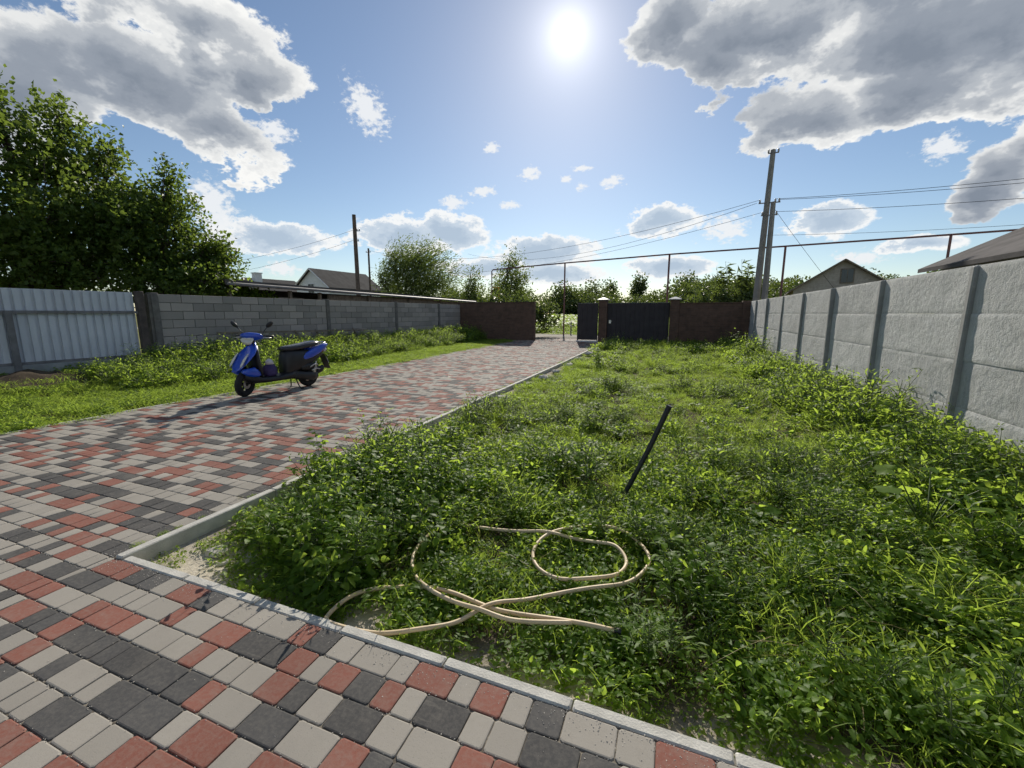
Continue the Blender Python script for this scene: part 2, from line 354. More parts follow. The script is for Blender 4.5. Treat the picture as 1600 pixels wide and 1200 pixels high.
def brick_mat(name, c1, c2, mort):
    m = Mat(name); g = m.n('ShaderNodeNewGeometry'); sp = m.n('ShaderNodeSeparateXYZ'); m.l(g.outputs['Position'], sp.inputs[0])
    cb = m.n('ShaderNodeCombineXYZ'); m.l(m.math('ADD', sp.outputs[0], sp.outputs[1]), cb.inputs[0]); m.l(sp.outputs[2], cb.inputs[1])
    b = m.n('ShaderNodeTexBrick'); m.l(cb.outputs[0], b.inputs['Vector']); b.inputs['Scale'].default_value = 1.0
    b.inputs['Brick Width'].default_value = 0.26; b.inputs['Row Height'].default_value = 0.075; b.inputs['Mortar Size'].default_value = 0.006
    b.inputs['Color1'].default_value = (*c1, 1); b.inputs['Color2'].default_value = (*c2, 1); b.inputs['Mortar'].default_value = (*mort, 1)
    p = m.coords('pos'); col = m.mix(0.5, b.outputs['Color'], m.ramp(m.noise(p, 5, 5), [(0.3, tuple(x * 0.6 for x in c1)), (0.7, c2)]))
    m.base(col, 0.9, 0.2); m.bump(b.outputs['Fac'], -0.4, 0.01); return m.m
M['brick'] = brick_mat('brown_brick', (0.10, 0.062, 0.048), (0.15, 0.09, 0.066), (0.12, 0.10, 0.085))
M['house_brick'] = brick_mat('pale_brick', (0.37, 0.33, 0.30), (0.44, 0.40, 0.36), (0.34, 0.31, 0.29))
M['cap'] = plain('cap_metal', (0.62, 0.60, 0.57), 0.5, 0.12)
M['gate'] = plain('gate_sheet', (0.05, 0.043, 0.045), 0.7, 0.2, 3, spec=0.2)
M['gas_pipe'] = plain('pipe_paint', (0.15, 0.062, 0.058), 0.55, 0.25, 3)
M['gas_yellow'] = plain('yellow_paint', (0.55, 0.30, 0.03), 0.5, 0.2, 3)
M['pole_c'] = plain('pole_concrete', (0.24, 0.23, 0.215), 0.9, 0.22, 3, bump=0.3)
M['pole_w'] = plain('pole_wood', (0.12, 0.088, 0.07), 0.9, 0.35, 5, bump=0.4)
M['wire'] = plain('cable', (0.05, 0.05, 0.055), 1.0, 0.1, spec=0.0)
M['porcelain'] = plain('porcelain', (0.35, 0.33, 0.32), 0.3, 0.1)
M['roof'] = plain('roof_sheet', (0.11, 0.102, 0.098), 0.95, 0.3, 2, spec=0.1)
M['roof_dark'] = plain('roof_slate', (0.07, 0.066, 0.064), 0.95, 0.3, 1.5, spec=0.1)
M['house_white'] = plain('white_siding', (0.66, 0.67, 0.68), 0.7, 0.08)
M['house_grey'] = plain('grey_render', (0.34, 0.33, 0.32), 0.9, 0.15)
M['trim'] = plain('white_trim', (0.7, 0.7, 0.7), 0.6, 0.08)
M['glass'] = plain('window_glass', (0.03, 0.035, 0.045), 0.12, 0.1)
M['wood'] = plain('old_wood', (0.185, 0.15, 0.115), 0.9, 0.35, 7, bump=0.4)
M['hose'] = plain('hose_rubber', (0.56, 0.43, 0.26), 0.55, 0.18, 9)
M['blackpipe'] = plain('black_plastic', (0.016, 0.017, 0.022), 0.42, 0.3, 8)
M['bark'] = plain('bark', (0.085, 0.066, 0.05), 0.95, 0.35, 9, bump=0.5)
M['stone'] = plain('rubble', (0.46, 0.43, 0.38), 0.95, 0.25, 12, bump=0.5)
M['blue'] = plain('blue_paint', (0.007, 0.066, 0.50), 0.28, 0.06, 3, coat=0.8)
M['black'] = plain('black_plastic_panel', (0.012, 0.012, 0.014), 0.45, 0.25, 6)
M['tyre'] = plain('tyre_rubber', (0.014, 0.014, 0.015), 0.8, 0.3, 12)
M['rim'] = plain('rim_black', (0.03, 0.03, 0.032), 0.35, 0.2, 6, metal=0.6)
M['seat'] = plain('seat_vinyl', (0.025, 0.025, 0.027), 0.27, 0.2, 8)
M['chrome'] = plain('bare_metal', (0.55, 0.55, 0.54), 0.3, 0.15, 8, metal=0.9)
M['lens'] = plain('clear_lens', (0.62, 0.60, 0.54), 0.12, 0.1, 9, coat=1.0)
M['red_lens'] = plain('red_lens', (0.35, 0.02, 0.02), 0.15, 0.1, coat=1.0)
M['purple'] = plain('purple_cloth', (0.045, 0.03, 0.12), 0.75, 0.3, 9)
M['white_cloth'] = plain('white_cloth', (0.6, 0.58, 0.6), 0.8, 0.1, 9)
M['leaf_low'] = leaf_mat('ground_leaf', (0.055, 0.12, 0.02), (0.115, 0.22, 0.032), (0.22, 0.33, 0.05), 0.68, glow=0.72)
M['leaf_weed'] = leaf_mat('weed_leaf', (0.06, 0.13, 0.022), (0.12, 0.23, 0.034), (0.22, 0.34, 0.05), 0.7, glow=0.72)
M['leaf_grass'] = leaf_mat('grass_blade', (0.085, 0.15, 0.028), (0.15, 0.235, 0.04), (0.27, 0.33, 0.075), 0.66, 0.55, 0.55)
M['leaf_tree'] = leaf_mat('tree_leaf', (0.034, 0.068, 0.015), (0.07, 0.122, 0.026), (0.115, 0.155, 0.035), 0.46)
M['leaf_willow'] = leaf_mat('willow_leaf', (0.06, 0.085, 0.03), (0.11, 0.15, 0.05), (0.17, 0.20, 0.07), 0.42)
M['leaf_far'] = leaf_mat('wood_leaf', (0.032, 0.055, 0.022), (0.06, 0.09, 0.032), (0.10, 0.13, 0.042), 0.28)
M['leaf_red'] = leaf_mat('leaf_shoot', (0.09, 0.05, 0.02), (0.12, 0.09, 0.03), (0.14, 0.13, 0.03), 0.4)
M['straw'] = leaf_mat('dry_straw', (0.22, 0.17, 0.08), (0.34, 0.27, 0.14), (0.42, 0.36, 0.2), 0.35)
M['stem'] = plain('plant_stem', (0.075, 0.11, 0.03), 0.6, 0.3, 20)
M['flower'] = plain('flower_petal', (0.75, 0.75, 0.70), 0.6, 0.1)

# ------------------------------------------------------------------ the ground
DX0, DX1 = -7.33, -2.96        # driveway between its kerbs
KBY0, KBY1 = 1.285, 1.335      # kerb across the front of the garden
KA0, KA1 = -2.96, -2.90
GATE_Y = 20.0
def rise(y):
    if y < 9: return 0.0
    if y < GATE_Y: return 0.10 * ((y - 9) / 11) ** 2
    if y < 28: return 0.10 * (1 - (y - GATE_Y) / 8)
    return 0.018 * (min(y, 90) - 28)
def lump(x, y):
    return 0.022 * math.sin(2.1 * x + 0.7 * y) * math.cos(1.3 * y - 0.5 * x) + 0.012 * math.sin(5.3 * x - 3.7 * y)
def smoothstep(a, b, t):
    t = min(1, max(0, (t - a) / (b - a))); return t * t * (3 - 2 * t)
def gz(x, y):
    """height of the open ground"""
    z = rise(y)
    if y > GATE_Y + 0.4:
        if x > 6: z += 0.05 * (x - 6) * smoothstep(20, 60, y)
        return z + (lump(x, y) if y > 32 else 0) - 0.012
    if x > KA0 and y > KBY0:
        e = min(x - KA1, y - KBY1)
        return z - 0.105 + 0.035 * math.exp(-max(0, x - KA1) / .35) + lump(x, y) * smoothstep(0, 0.5, e) * 0.9 - 0.02 * math.exp(-((x + 2.5) ** 2 + (y - 1.8) ** 2) / 0.3) - 0.09 * math.exp(-((x - 1.35) ** 2 * 1.5 + (y - 9.9) ** 2 * 3))
    if x < DX0:
        d = DX0 - x
        return z - 0.03 + 0.17 * smoothstep(0.6, 4, d) + lump(x, y) * smoothstep(0, 0.6, d) + (0.24 + 0.07 * math.sin(9 * x + 4 * y) * math.sin(7 * y - 3 * x)) * math.exp(-((x + 10.75) ** 2 / 0.35 + (y - 3.9) ** 2 / 0.7))
    return z - 0.2
def build_ground():
    xs = sorted(set(np.round(np.concatenate([np.array([-900, -500, -250, -150, -90, -60, -40, -30, -24, -19, -16]), np.arange(-14, -7.4, 0.1), [-7.39, -7.375, -7.35, -7.0, -5, -3.2, -2.94, -2.915, -2.90], np.arange(-2.88, 3.1, 0.12), [3.3, 3.8, 5, 7, 10, 14, 20, 28, 40, 60, 90, 150, 250, 500, 900]]), 4)))
    ys = sorted(set(np.round(np.concatenate([np.array([-600, -200, -60, -20, -8, -3, 0, 0.8, 1.2, 1.31, 1.325, 1.335]), np.arange(1.37, 8, 0.12), np.arange(8, 20.3, 0.25), np.arange(20.5, 32, 0.75), np.arange(33, 60, 2.5), [65, 72, 80, 90, 110, 140, 200, 300, 500, 900, 1500]]), 4)))
    nx, ny = len(xs), len(ys); V = np.zeros((nx * ny, 3)); sand = np.zeros(nx * ny); mead = np.zeros(nx * ny); road = np.zeros(nx * ny)
    for j, y in enumerate(ys):
        for i, x in enumerate(xs):
            k = j * nx + i; V[k] = (x, y, gz(x, y))
            if x > KA0 and KBY0 < y < GATE_Y:
                e = min(x - KA1, y - KBY1); corner = math.exp(-((x + 2.55) ** 2 / 0.16 + (y - 1.62) ** 2 / 0.10))
                sand[k] = max(smoothstep(0.30, 0.10, e + 0.08 * math.sin(7 * x + 5 * y)) * (0.85 if x > 3 or y < 1.7 else 0.5), min(1, 1.3 * corner))
            if y > GATE_Y: mead[k] = smoothstep(27.5, 28.5, y + 0.3 * math.sin(x)); road[k] = 1 - mead[k]
            if x < -13 or x > 4: mead[k] = max(mead[k], 1 - road[k])
    q = np.array([[j * nx + i, j * nx + i + 1, (j + 1) * nx + i + 1, (j + 1) * nx + i] for j in range(ny - 1) for i in range(nx - 1)])
    me = np_mesh('ground', V, q, M['ground'], {'sand': sand, 'meadow': mead, 'road': road}, True)
    tag(link(bpy.data.objects.new('ground', me)), 'soil and rough grass of the yard and the meadow beyond', kind='structure')
build_ground()

# ------------------------------------------------------------------ paving
ROW = 0.1205; PW = 0.1175; GAP = 0.0028; LEN = {'L': 0.1785, 'M': 0.119, 'S': 0.089}
COLS = ('paver_grey', 'paver_red', 'paver_dark')
def paver_shape(lx, ly):
    x, y, r, b = lx / 2, ly / 2, 0.008, 0.0045
    def ring(i, z, k): return [(-x + i + k, -y + i, z), (x - i - k, -y + i, z), (x - i, -y + i + k, z), (x - i, y - i - k, z), (x - i - k, y - i, z), (-x + i + k, y - i, z), (-x + i, y - i - k, z), (-x + i, -y + i + k, z)]
    v = ring(0, -0.045, r) + ring(0, -b, r) + ring(b * 0.35, -b * 0.3, r) + ring(b * 1.2, 0, r)
    f = [(k * 8 + i, k * 8 + (i + 1) % 8, k * 8 + 8 + (i + 1) % 8, k * 8 + 8 + i) for k in range(3) for i in range(8)] + [tuple(range(24, 32))]
    return v, f
# the first rows beside the garden kerb, read off the paving: size and colour of each stone (g light grey, r red, d charcoal)
ROWS = {0: (-2.95, 'Lr Sr Md Md Mg Lr Md Mg Mg Sg Lg Sr Md Mg Lg Sg Lr Sg Mr Sg Md Lg Mg Lr Sg Md'),
        1: (-2.96, 'Ld Sd Lg Sg Sg Lg Sr Lg Lr Ld Sd Mr Sg Mr Md Sr Sg Ld Sg Mg Ld Md Lg Sr'),
        2: (-2.88, 'Lg Mg Sr Lr Sr Sg Lg Mg Sr Mg Sg Mg Mr Sd Mg Ld Mg Lg Mr Mr Sg Md'),
        3: (-2.93, 'Lr Sd Sd Mr Ld Sd Sd Ld Ld Md Sr Lg Ld Lg Mr Sd Sd Mg Lr Sg')}
def build_paving():
    base_v, base_f = [], []
    root = MB()
    ys = [-1.6, KBY0, 5, 9] + list(np.arange(10, GATE_Y + 0.1, 1.0)) + [22.0, 25.0]
    for a, b in zip(ys[:-1], ys[1:]):
        x1 = 2.9 if b <= KBY0 + 1e-6 else KA0 + 0.01
        root.add([(DX0, a, rise(a) - 0.0055), (x1, a, rise(a) - 0.0055), (x1, b, rise(b) - 0.0055), (DX0, b, rise(b) - 0.0055)], [(0, 1, 2, 3)])
    pav = tag(root.build('driveway', M['joint']), 'driveway paved in red, grey and charcoal stones', kind='structure')
    rnd = random.Random(5); stones = []
    def fill(x0, x1, y, seq=None):
        x = x0; q = list(seq or [])
        while x < x1 - 0.03:
            if q: s, c = q.pop(0); c = 'grd'.index(c)
            else: s = rnd.choice('LLMMMSS'); c = rnd.choices((0, 1, 2), (0.50, 0.25, 0.25))[0]
            if rnd.random() < 0.10 and stones and not seq: c = stones[-1][4]
            l = LEN[s]
            if x + l > x1: l = x1 - x
            if l > 0.03: stones.append([x + l / 2, y, s if abs(l - LEN[s]) < 1e-6 else None, l, c])
            x += l + GAP
    k = 0; y = KBY0 - 0.004 - PW / 2
    while y > -0.4:                                   # in front of the garden kerb
        if k in ROWS:
            a, s = ROWS[k]; fill(a, 2.9, y, s.split()); n0 = len(stones); fill(DX0 + 0.003 + rnd.random() * 0.02, a - GAP, y)
        else: fill(DX0 + 0.003, 2.9, y)
        k += 1; y -= ROW
    y = KBY0 - 0.004 - PW / 2 + ROW
    while y < GATE_Y + 2.0:
        if y + PW / 2 < GATE_Y + 0.05: fill(DX0 + 0.003 , KA0 - 0.003, y)
        else: fill(-6.3, -4.3, y)
        y += ROW
    cx, cy = 0.0, 0.0
    fwd = Vector((fw.x, fw.y))
    def shown(s):                                     # how large a stone shows from where the photograph was taken
        v = Vector((s[0], s[1])); d = v.dot(fwd.normalized()); l = v.dot(Vector((rt.x, rt.y)))
        dd = d * math.cos(PITCH) + CAM_H * math.sin(PITCH)
        if dd < 0.3: return 0
        u = 800 + 658 * l / dd; w = 600 - 658 * (d * math.sin(PITCH) - CAM_H * math.cos(PITCH)) / dd
        return s[3] / (d * d + l * l + 2) if -60 < u < 1660 and w < 1260 else 0
    stones.sort(key=shown, reverse=True)
    meshes = {}
    for (s, l) in LEN.items():
        for ci, cn in enumerate(COLS):
            v, f = paver_shape(l, PW); mb = MB(); mb.add(v, f); meshes[s, ci] = mb.mesh('paver', M[cn])
    singles = [s for s in stones if s[2]][:295]; ids = set(map(id, singles))
    for (x, y, s, l, c) in singles:
        o = bpy.data.objects.new('paver', meshes[s, c]); o.location = (x + rnd.uniform(-.0008, .0008), y + rnd.uniform(-.001, .001), rise(y) + rnd.uniform(-0.0015, 0.0015))
        o.rotation_euler = (rnd.gauss(0, 0.004), rnd.gauss(0, 0.004), rnd.gauss(0, 0.004)); link(o, pav)
    rest = [s for s in stones if id(s) not in ids]
    shapes = {}
    Vs, Q, mi, rv = [], [], [], []; tops = []
    V4 = []; F4 = []; off = 0
    for (x, y, s, l, c) in rest:
        key = round(l, 4)
        if key not in shapes:
            v, f = paver_shape(l, PW); shapes[key] = (np.array(v), np.array([q for q in f if len(q) == 4] + [(24, 25, 26, 31), (26, 27, 30, 31), (27, 28, 29, 30)]))
        v, f = shapes[key]; w = v.copy(); w[:, 0] += x; w[:, 1] += y
        w[:, 2] += rise(y) + rnd.uniform(-0.0018, 0.0018) + (v[:, 0] * rnd.gauss(0, 0.005) + v[:, 1] * rnd.gauss(0, 0.005))
        V4.append(w); F4.append(f + off); off += len(w); mi += [c] * len(f); rv += [rnd.random()] * len(w)
    me = np_mesh('far_pavers', np.concatenate(V4), np.concatenate(F4), [M[c] for c in COLS], {'rnd': rv}, midx=np.array(mi))
    tag(link(bpy.data.objects.new('far_pavers', me), pav), kind='stuff')
build_paving()

def kerb_line(name, label, p0, p1, w, step, hgt, zf):
    """a row of kerb stones set on edge"""
    p0, p1 = Vector(p0), Vector(p1); L_ = (p1 - p0).length; d = (p1 - p0) / L_; n = int(L_ / step); rot = Matrix.Rotation(math.atan2(d.y, d.x), 3, 'Z')
    root = tag(MB().box((0, 0, -0.06), (0.02, 0.02, 0.02)).build(name, M['kerb'], loc=(p0.x, p0.y, -0.15)), label, kind='structure')
    mb = MB(); mb.bbox((0, 0, -hgt / 2), (L_ / n - 0.006, w, hgt), 0.006); me = mb.mesh('kerb_stone', M['kerb'])
    for i in range(n):
        c = p0 + d * (L_ * (i + 0.5) / n); z0 = zf(c.y)
        o = bpy.data.objects.new('kerb_stone', me); o.rotation_euler = (random.gauss(0, .006), random.gauss(0, .003) - math.atan2(zf(c.y + d.y * .5) - zf(c.y - d.y * .5), 1), math.atan2(d.y, d.x) + random.gauss(0, .003))
        o.location = (c.x - p0.x, c.y - p0.y, z0 + 0.15 + random.uniform(-0.004, 0.004)); link(o, root)
kerb_line('garden_kerb', 'concrete kerb along the right edge of the driveway', ((KA0 + KA1) / 2, KBY1 - 0.05, 0), ((KA0 + KA1) / 2, GATE_Y - 0.3, 0), KA1 - KA0, 1.0, 0.2, lambda y: rise(y) + 0.012)
kerb_line('cross_kerb', 'concrete kerb between the front paving and the garden', (KA1 + 0.004, (KBY0 + KBY1) / 2, 0), (2.9, (KBY0 + KBY1) / 2, 0), KBY1 - KBY0, 0.5, 0.2, lambda y: 0.004)
kerb_line('verge_kerb', 'concrete kerb along the left edge of the driveway', (DX0 - 0.03, -0.5, 0), (DX0 - 0.03, GATE_Y - 0.3, 0), 0.05, 1.0, 0.2, lambda y: rise(y) + 0.004)

# ------------------------------------------------------------------ concrete panel fence on the right
FX = 2.93
def build_panel_fence():
    root = thing('panel_fence', 'tall pale grey concrete panel fence along the right side of the garden', 'fence', (FX, 5.95, -0.1))
    sp, pw = 2.09, 0.075
    pm = MB(); pm.bbox((0, 0, 1.02), (0.12, pw, 2.3), 0.012); post = pm.mesh('post', M['post'])
    variants = []
    for v in range(4):
        n1, n2 = 40, 20; vs = []; rr = np.random.default_rng(v)
        coarse = rr.normal(0, 1, (12, 5))
        for j in range(n2 + 1):
            for i in range(n1 + 1):
                u, w = i / n1, j / n2; a, b = u * 11, w * 4; ia, ib = min(10, int(a)), min(3, int(b)); fa, fb = a - ia, b - ib
                h = (coarse[ia, ib] * (1 - fa) + coarse[ia + 1, ib] * fa) * (1 - fb) + (coarse[ia, ib + 1] * (1 - fa) + coarse[ia + 1, ib + 1] * fa) * fb
                edge = min(1, min(u, 1 - u) * 30, min(w, 1 - w) * 40)
                vs.append((-0.005 * edge - 0.003 * h * edge, (u - 0.5) * (sp - pw + 0.05), w * 0.4985))
        fs = [(j * (n1 + 1) + i, (j + 1) * (n1 + 1) + i, (j + 1) * (n1 + 1) + i + 1, j * (n1 + 1) + i + 1) for j in range(n2) for i in range(n1)]
        b0 = len(vs); k = n1 + 1; ring = [i for i in range(k)] + [j * k + n1 for j in range(1, n2 + 1)] + [n2 * k + i for i in range(n1 - 1, -1, -1)] + [j * k for j in range(n2 - 1, 0, -1)]
        vs += [(0.045, vs[i][1], vs[i][2]) for i in ring]; m = len(ring)
        fs += [(ring[i], ring[(i + 1) % m], b0 + (i + 1) % m, b0 + i) for i in range(m)] + [tuple(b0 + i for i in range(m))]
        mb = MB(); mb.add(vs, fs); variants.append(mb.mesh('panel', M['panel'], True)); variants[-1].set_sharp_from_angle(angle=R(40))
    for k in range(-3, 8):
        y = k * sp if k < 7 else 6.67 * sp
        o = bpy.data.objects.new('post', post); o.location = (0.0, y, -0.18); o.rotation_euler = (random.gauss(0, .004), random.gauss(0, .006), 0); link(o, root)
        if k < 7:
            last = k == 6
            for r in range(4):
                p = bpy.data.objects.new('panel', variants[random.randrange(4)])
                p.location = (random.uniform(-.004, .004), y + (sp / 2 if not last else 0.335 * sp), r * 0.5 + random.uniform(-0.001, 0.001)); p.scale.y = 1 if not last else 0.66
                if r % 2 and not last: p.rotation_euler = (random.gauss(0, 0.0015), 0, 0)
                link(p, root)
build_panel_fence()

# ------------------------------------------------------------------ boundary on the left: sheet metal, then block wall
def WX(y): return -11.4 + (y - 6.2) * (0.9 / 13.8)         # the boundary line leans in a little towards the gate
def build_sheet_fence():
    y0, y1 = 0.4, 6.15
    root = thing('sheet_metal_fence', 'pale ribbed sheet metal fence on a concrete base, left of the block wall', 'fence', (WX(3), 3, 0.1))
    def put(mb, name, mat, **k): return mb.xf(lambda p: p - Vector((WX(3), 3, 0.1))).build(name, mat, root, **k)
    edges = [y0, 2.1, 4.05, y1 - 0.16]
    for a, b in zip(edges[:-1], edges[1:]):
        mb = MB(); prof = []; y = a + 0.003
        while y < b - 0.05:
            prof += [(0.0, y), (0.0, y + 0.085), (-0.035, y + 0.092), (-0.035, y + 0.133), (0.0, y + 0.14)]; y += 0.14
        vs = []
        for dx, yy in prof:
            x = WX(yy) + dx; vs += [(x, yy, 0.46), (x, yy, 1.87)]
        mb.add(vs, [(i * 2, i * 2 + 2, i * 2 + 3, i * 2 + 1) for i in range(len(prof) - 1)]); put(mb, 'sheet', M['metal_sheet'])
    for z, h in ((1.43, 0.055), (0.46, 0.05)):
        mb = MB(); mb.box(((WX(y0) + WX(y1)) / 2 + 0.045, (y0 + y1) / 2, z), (0.04, y1 - y0, h), Matrix.Rotation(-0.065, 3, 'Z')); put(mb, 'rail', M['rail_steel'])
    for y in (0.6, 2.1, 4.05):
        mb = MB(); mb.box((WX(y) + 0.095, y, 0.75), (0.06, 0.09, 1.4)); put(mb, 'post', M['rail_steel'])
    mb = MB(); mb.bbox((WX(y1) + 0.03, y1 - 0.04, 0.95), (0.13, 0.14, 1.9), 0.01); put(mb, 'end_post', M['post_rusty'])
    mb = MB(); mb.bbox(((WX(y0) + WX(y1)) / 2, (y0 + y1) / 2, 0.2), (0.16, y1 - y0, 0.46), 0.012, Matrix.Rotation(-0.065, 3, 'Z')); put(mb, 'concrete_base', M['plinth'])
build_sheet_fence()

def build_block_wall():
    y0, y1 = 6.25, GATE_Y - 0.14; base = Vector((WX(y0), y0, 0.0)); ang = math.atan2(WX(y1) - WX(y0), y1 - y0); Lw = (y1 - y0) / math.cos(ang)
    root = thing('block_wall', 'long grey cinder block wall along the left side behind the scooter', 'wall', base, -ang)
    core = MB(); core.box((-0.005, Lw / 2, 0.92), (0.165, Lw - 0.02, 1.86)); core.build('mortar_core', M['mortar'], root)
    bl, bh = 0.49, 0.2; rnd = random.Random(3)
    ms = {}
    def blk(l):
        l = round(l, 3)
        if l not in ms: mb = MB(); mb.bbox((0, 0, 0), (0.19, l - 0.012, bh - 0.011), 0.005); ms[l] = mb.mesh('block', M['block'])
        return ms[l]
    pil = [(0.13, 'p'), (5.1, 'p'), (8.6, 'p'), (11.7, 'p')]; cuts = [p for p, _ in pil] + [Lw]
    for a, b in zip(cuts[:-1], cuts[1:]):
        a += 0.07; b -= 0.07 if b < Lw else 0
        for c in range(9):
            t = a - (0.245 if c % 2 else 0)
            while t < b - 0.02:
                s, e = max(a, t), min(b, t + bl)
                if e - s > 0.06:
                    o = bpy.data.objects.new('block', blk(e - s)); o.location = (rnd.gauss(0, .003), (s + e) / 2, 0.055 + c * bh + bh / 2); link(o, root)
                t += bl
    pm = MB(); pm.bbox((0, 0, 0.93), (0.23, 0.14, 1.9), 0.008); me = pm.mesh('pillar', M['mortar'])
    for p, _ in pil: o = bpy.data.objects.new('pillar', me); o.location = (0.006, p, 0); link(o, root)
build_block_wall()

def build_trestle():
    root = thing('wooden_trestle', 'low weathered plank trestle with slanted legs along the block wall', 'trestle', (-10.75, 7.5, 0.12))
    def P(x, y, z): return (x + 10.75, y - 7.5, z - 0.12)
    MB().box(P(-10.72, 10.1, 0.86), (0.14, 5.3, 0.045), Matrix.Rotation(-0.02, 3, 'X') @ Matrix.Rotation(-0.05, 3, 'Z')).build('plank', M['wood'], root)
    for y in (7.9, 9.7, 10.5, 12.2):
        mb = MB(); mb.tube([P(-10.74, y, 0.9), P(-10.5, y + 0.28, 0.08)], 0.028, 6); mb.build('leg', M['wood'], root)
build_trestle()

# ------------------------------------------------------------------ the street side: brick walls, gate, pillars
def brick_wall(name, label, x0, x1, top, y=GATE_Y, t=0.25, pillar=None):
    root = thing(name, label, 'wall', ((x0 + x1) / 2, y, 0.0)); c = (x0 + x1) / 2
    MB().box((0, 0, top / 2), (x1 - x0, t, top)).build('brickwork', M['brick'], root)
    MB().bbox((0, 0, top + 0.022), (x1 - x0 + 0.03, t + 0.07, 0.04), 0.01).build('coping', M['brick'], root)
    if pillar: MB().bbox((pillar - c, 0, (top + 0.1) / 2), (0.34, 0.36, top + 0.1), 0.008).build('end_pillar', M['brick'], root)
brick_wall('brick_wall', 'brown brick wall left of the gateway, meeting the block wall', -10.55, -6.38, 1.93)
brick_wall('brick_wall', 'brown brick wall between the right gate pillar and the concrete fence', 0.2, 2.72, 1.82, pillar=2.80)
def gate_pillar(label, x, h):
    root = thing('gate_pillar', label, 'pillar', (x, GATE_Y, 0.05), group='brick pillars of the gate')
    MB().bbox((0, 0, h / 2), (0.38, 0.38, h), 0.008).build('shaft', M['brick'], root)
    mb = MB(); a = 0.26; mb.add([(-a, -a, h), (a, -a, h), (a, a, h), (-a, a, h), (-a, -a, h + .03), (a, -a, h + .03), (a, a, h + .03), (-a, a, h + .03), (-.04, -.04, h + .12), (.04, -.04, h + .12), (.04, .04, h + .12), (-.04, .04, h + .12)],
        [(3, 2, 1, 0), (0, 1, 5, 4), (1, 2, 6, 5), (2, 3, 7, 6), (3, 0, 4, 7), (4, 5, 9, 8), (5, 6, 10, 9), (6, 7, 11, 10), (7, 4, 8, 11), (8, 9, 10, 11)]); mb.build('cap', M['cap'], root)
gate_pillar('brick gate pillar with pale cap between the gate leaf and the wicket door', -3.06, 1.96)
gate_pillar('brick gate pillar with pale cap right of the wicket door', 0.02, 1.95)
def sheet_door(name, label, cat, x0, x1, z0, z1, y, handle):
    root = thing(name, label, cat, ((x0 + x1) / 2, y, z0)); w = x1 - x0; h = z1 - z0
    n = max(3, int(w / 0.2)); prof = []
    for i in range(n):
        a = -w / 2 + w * i / n; prof += [(a, 0), (a + w / n * 0.8, 0), (a + w / n * 0.84, -0.012), (a + w / n * 0.96, -0.012)]
    prof.append((w / 2, 0)); mb = MB(); vs = []
    for px, py in prof: vs += [(px, py, 0.02), (px, py, h)]
    mb.add(vs, [(i * 2, i * 2 + 2, i * 2 + 3, i * 2 + 1) for i in range(len(prof) - 1)]); mb.build('sheet', M['gate'], root)
    fr = MB()
    for c, d in (((-w / 2 + .025, .04, h / 2), (.05, .05, h)), ((w / 2 - .025, .04, h / 2), (.05, .05, h)), ((0, .04, h - .025), (w - .102, .05, .05)), ((0, .04, .045), (w - .102, .05, .05))): fr.box(c, d)
    fr.build('frame', M['gate'], root)
    MB().box((0, -0.002, h + 0.012), (w, 0.06, 0.022)).build('top_rail', M['rail_steel'], root)
    if handle is not None:
        hb = MB(); hb.bbox((handle, -0.022, 0.95), (0.1, 0.02, 0.16), 0.005); hb.tube([(handle, -0.03, 0.98), (handle, -0.06, 0.98), (handle + 0.1, -0.06, 0.98)], 0.012, 6); hb.build('handle', M['chrome'], root)
sheet_door('gate_leaf', 'dark sheet metal gate leaf standing open beside the paved gateway', 'gate', -4.22, -3.27, 0.17, 1.86, GATE_Y - 0.24, None)
sheet_door('wicket_door', 'wide dark sheet metal wicket between the two brick gate pillars', 'gate', -2.86, -0.18, 0.08, 1.86, GATE_Y - 0.02, -1.22)
tag(MB().bbox((-3.75, GATE_Y - 0.24, 0.115), (1.0, 0.14, 0.10), 0.01).build('gate_sill', M['cap']), 'pale concrete sill strip lying under the open gate leaf', 'sill')
tag(MB().bbox((-6.3, 27.6, 0.45), (0.07, 0.07, 0.9), 0.01).build('marker_post', M['rail_steel']), 'short dark marker post at the meadow edge seen through the gateway', 'post')

# gas pipe on tall posts along the street
def build_gas_pipe():
    pts = [(-12.4, 28.6), (-6.72, 27.3), (-0.41, 25.4), (4.84, 24.4), (10.46, 23.3), (16.5, 22.0), (24, 20.6)]; zz = [4.5, 4.6, 4.6, 4.6, 4.6, 4.6, 4.6]
    root = thing('gas_pipe', 'long thin dark red gas pipe carried overhead on posts across the street side', 'pipe', (pts[1][0], pts[1][1], 0))
    o = Vector((pts[1][0], pts[1][1], 0)); P = [Vector((x, y, z)) - o for (x, y), z in zip(pts, zz)]
    mb = MB(); mb.tube([P[0] - Vector((0, 0, 3.0)), P[0] - Vector((0, 0, 0.12)), P[0] + Vector((0.1, -.02, 0))] + P[1:], 0.042, 8); mb.build('pipe', M['gas_pipe'], root, auto=40)
    for p in P[1:]:
        mb = MB(); mb.tube([(p.x, p.y, -0.3), (p.x, p.y, p.z - 0.03)], 0.05, 8); mb.build('post', M['gas_pipe'], root, auto=40)
    q = P[0]; mb = MB(); mb.tube([q + Vector((0.5, 0.1, -4.4)), q + Vector((0.5, 0.1, -1.2))], 0.05, 8); mb.tube([q + Vector((0, 0, -1.25)), q + Vector((0.5, 0.1, -1.25))], 0.03, 6); mb.build('riser', M['gas_yellow'], root)
build_gas_pipe()

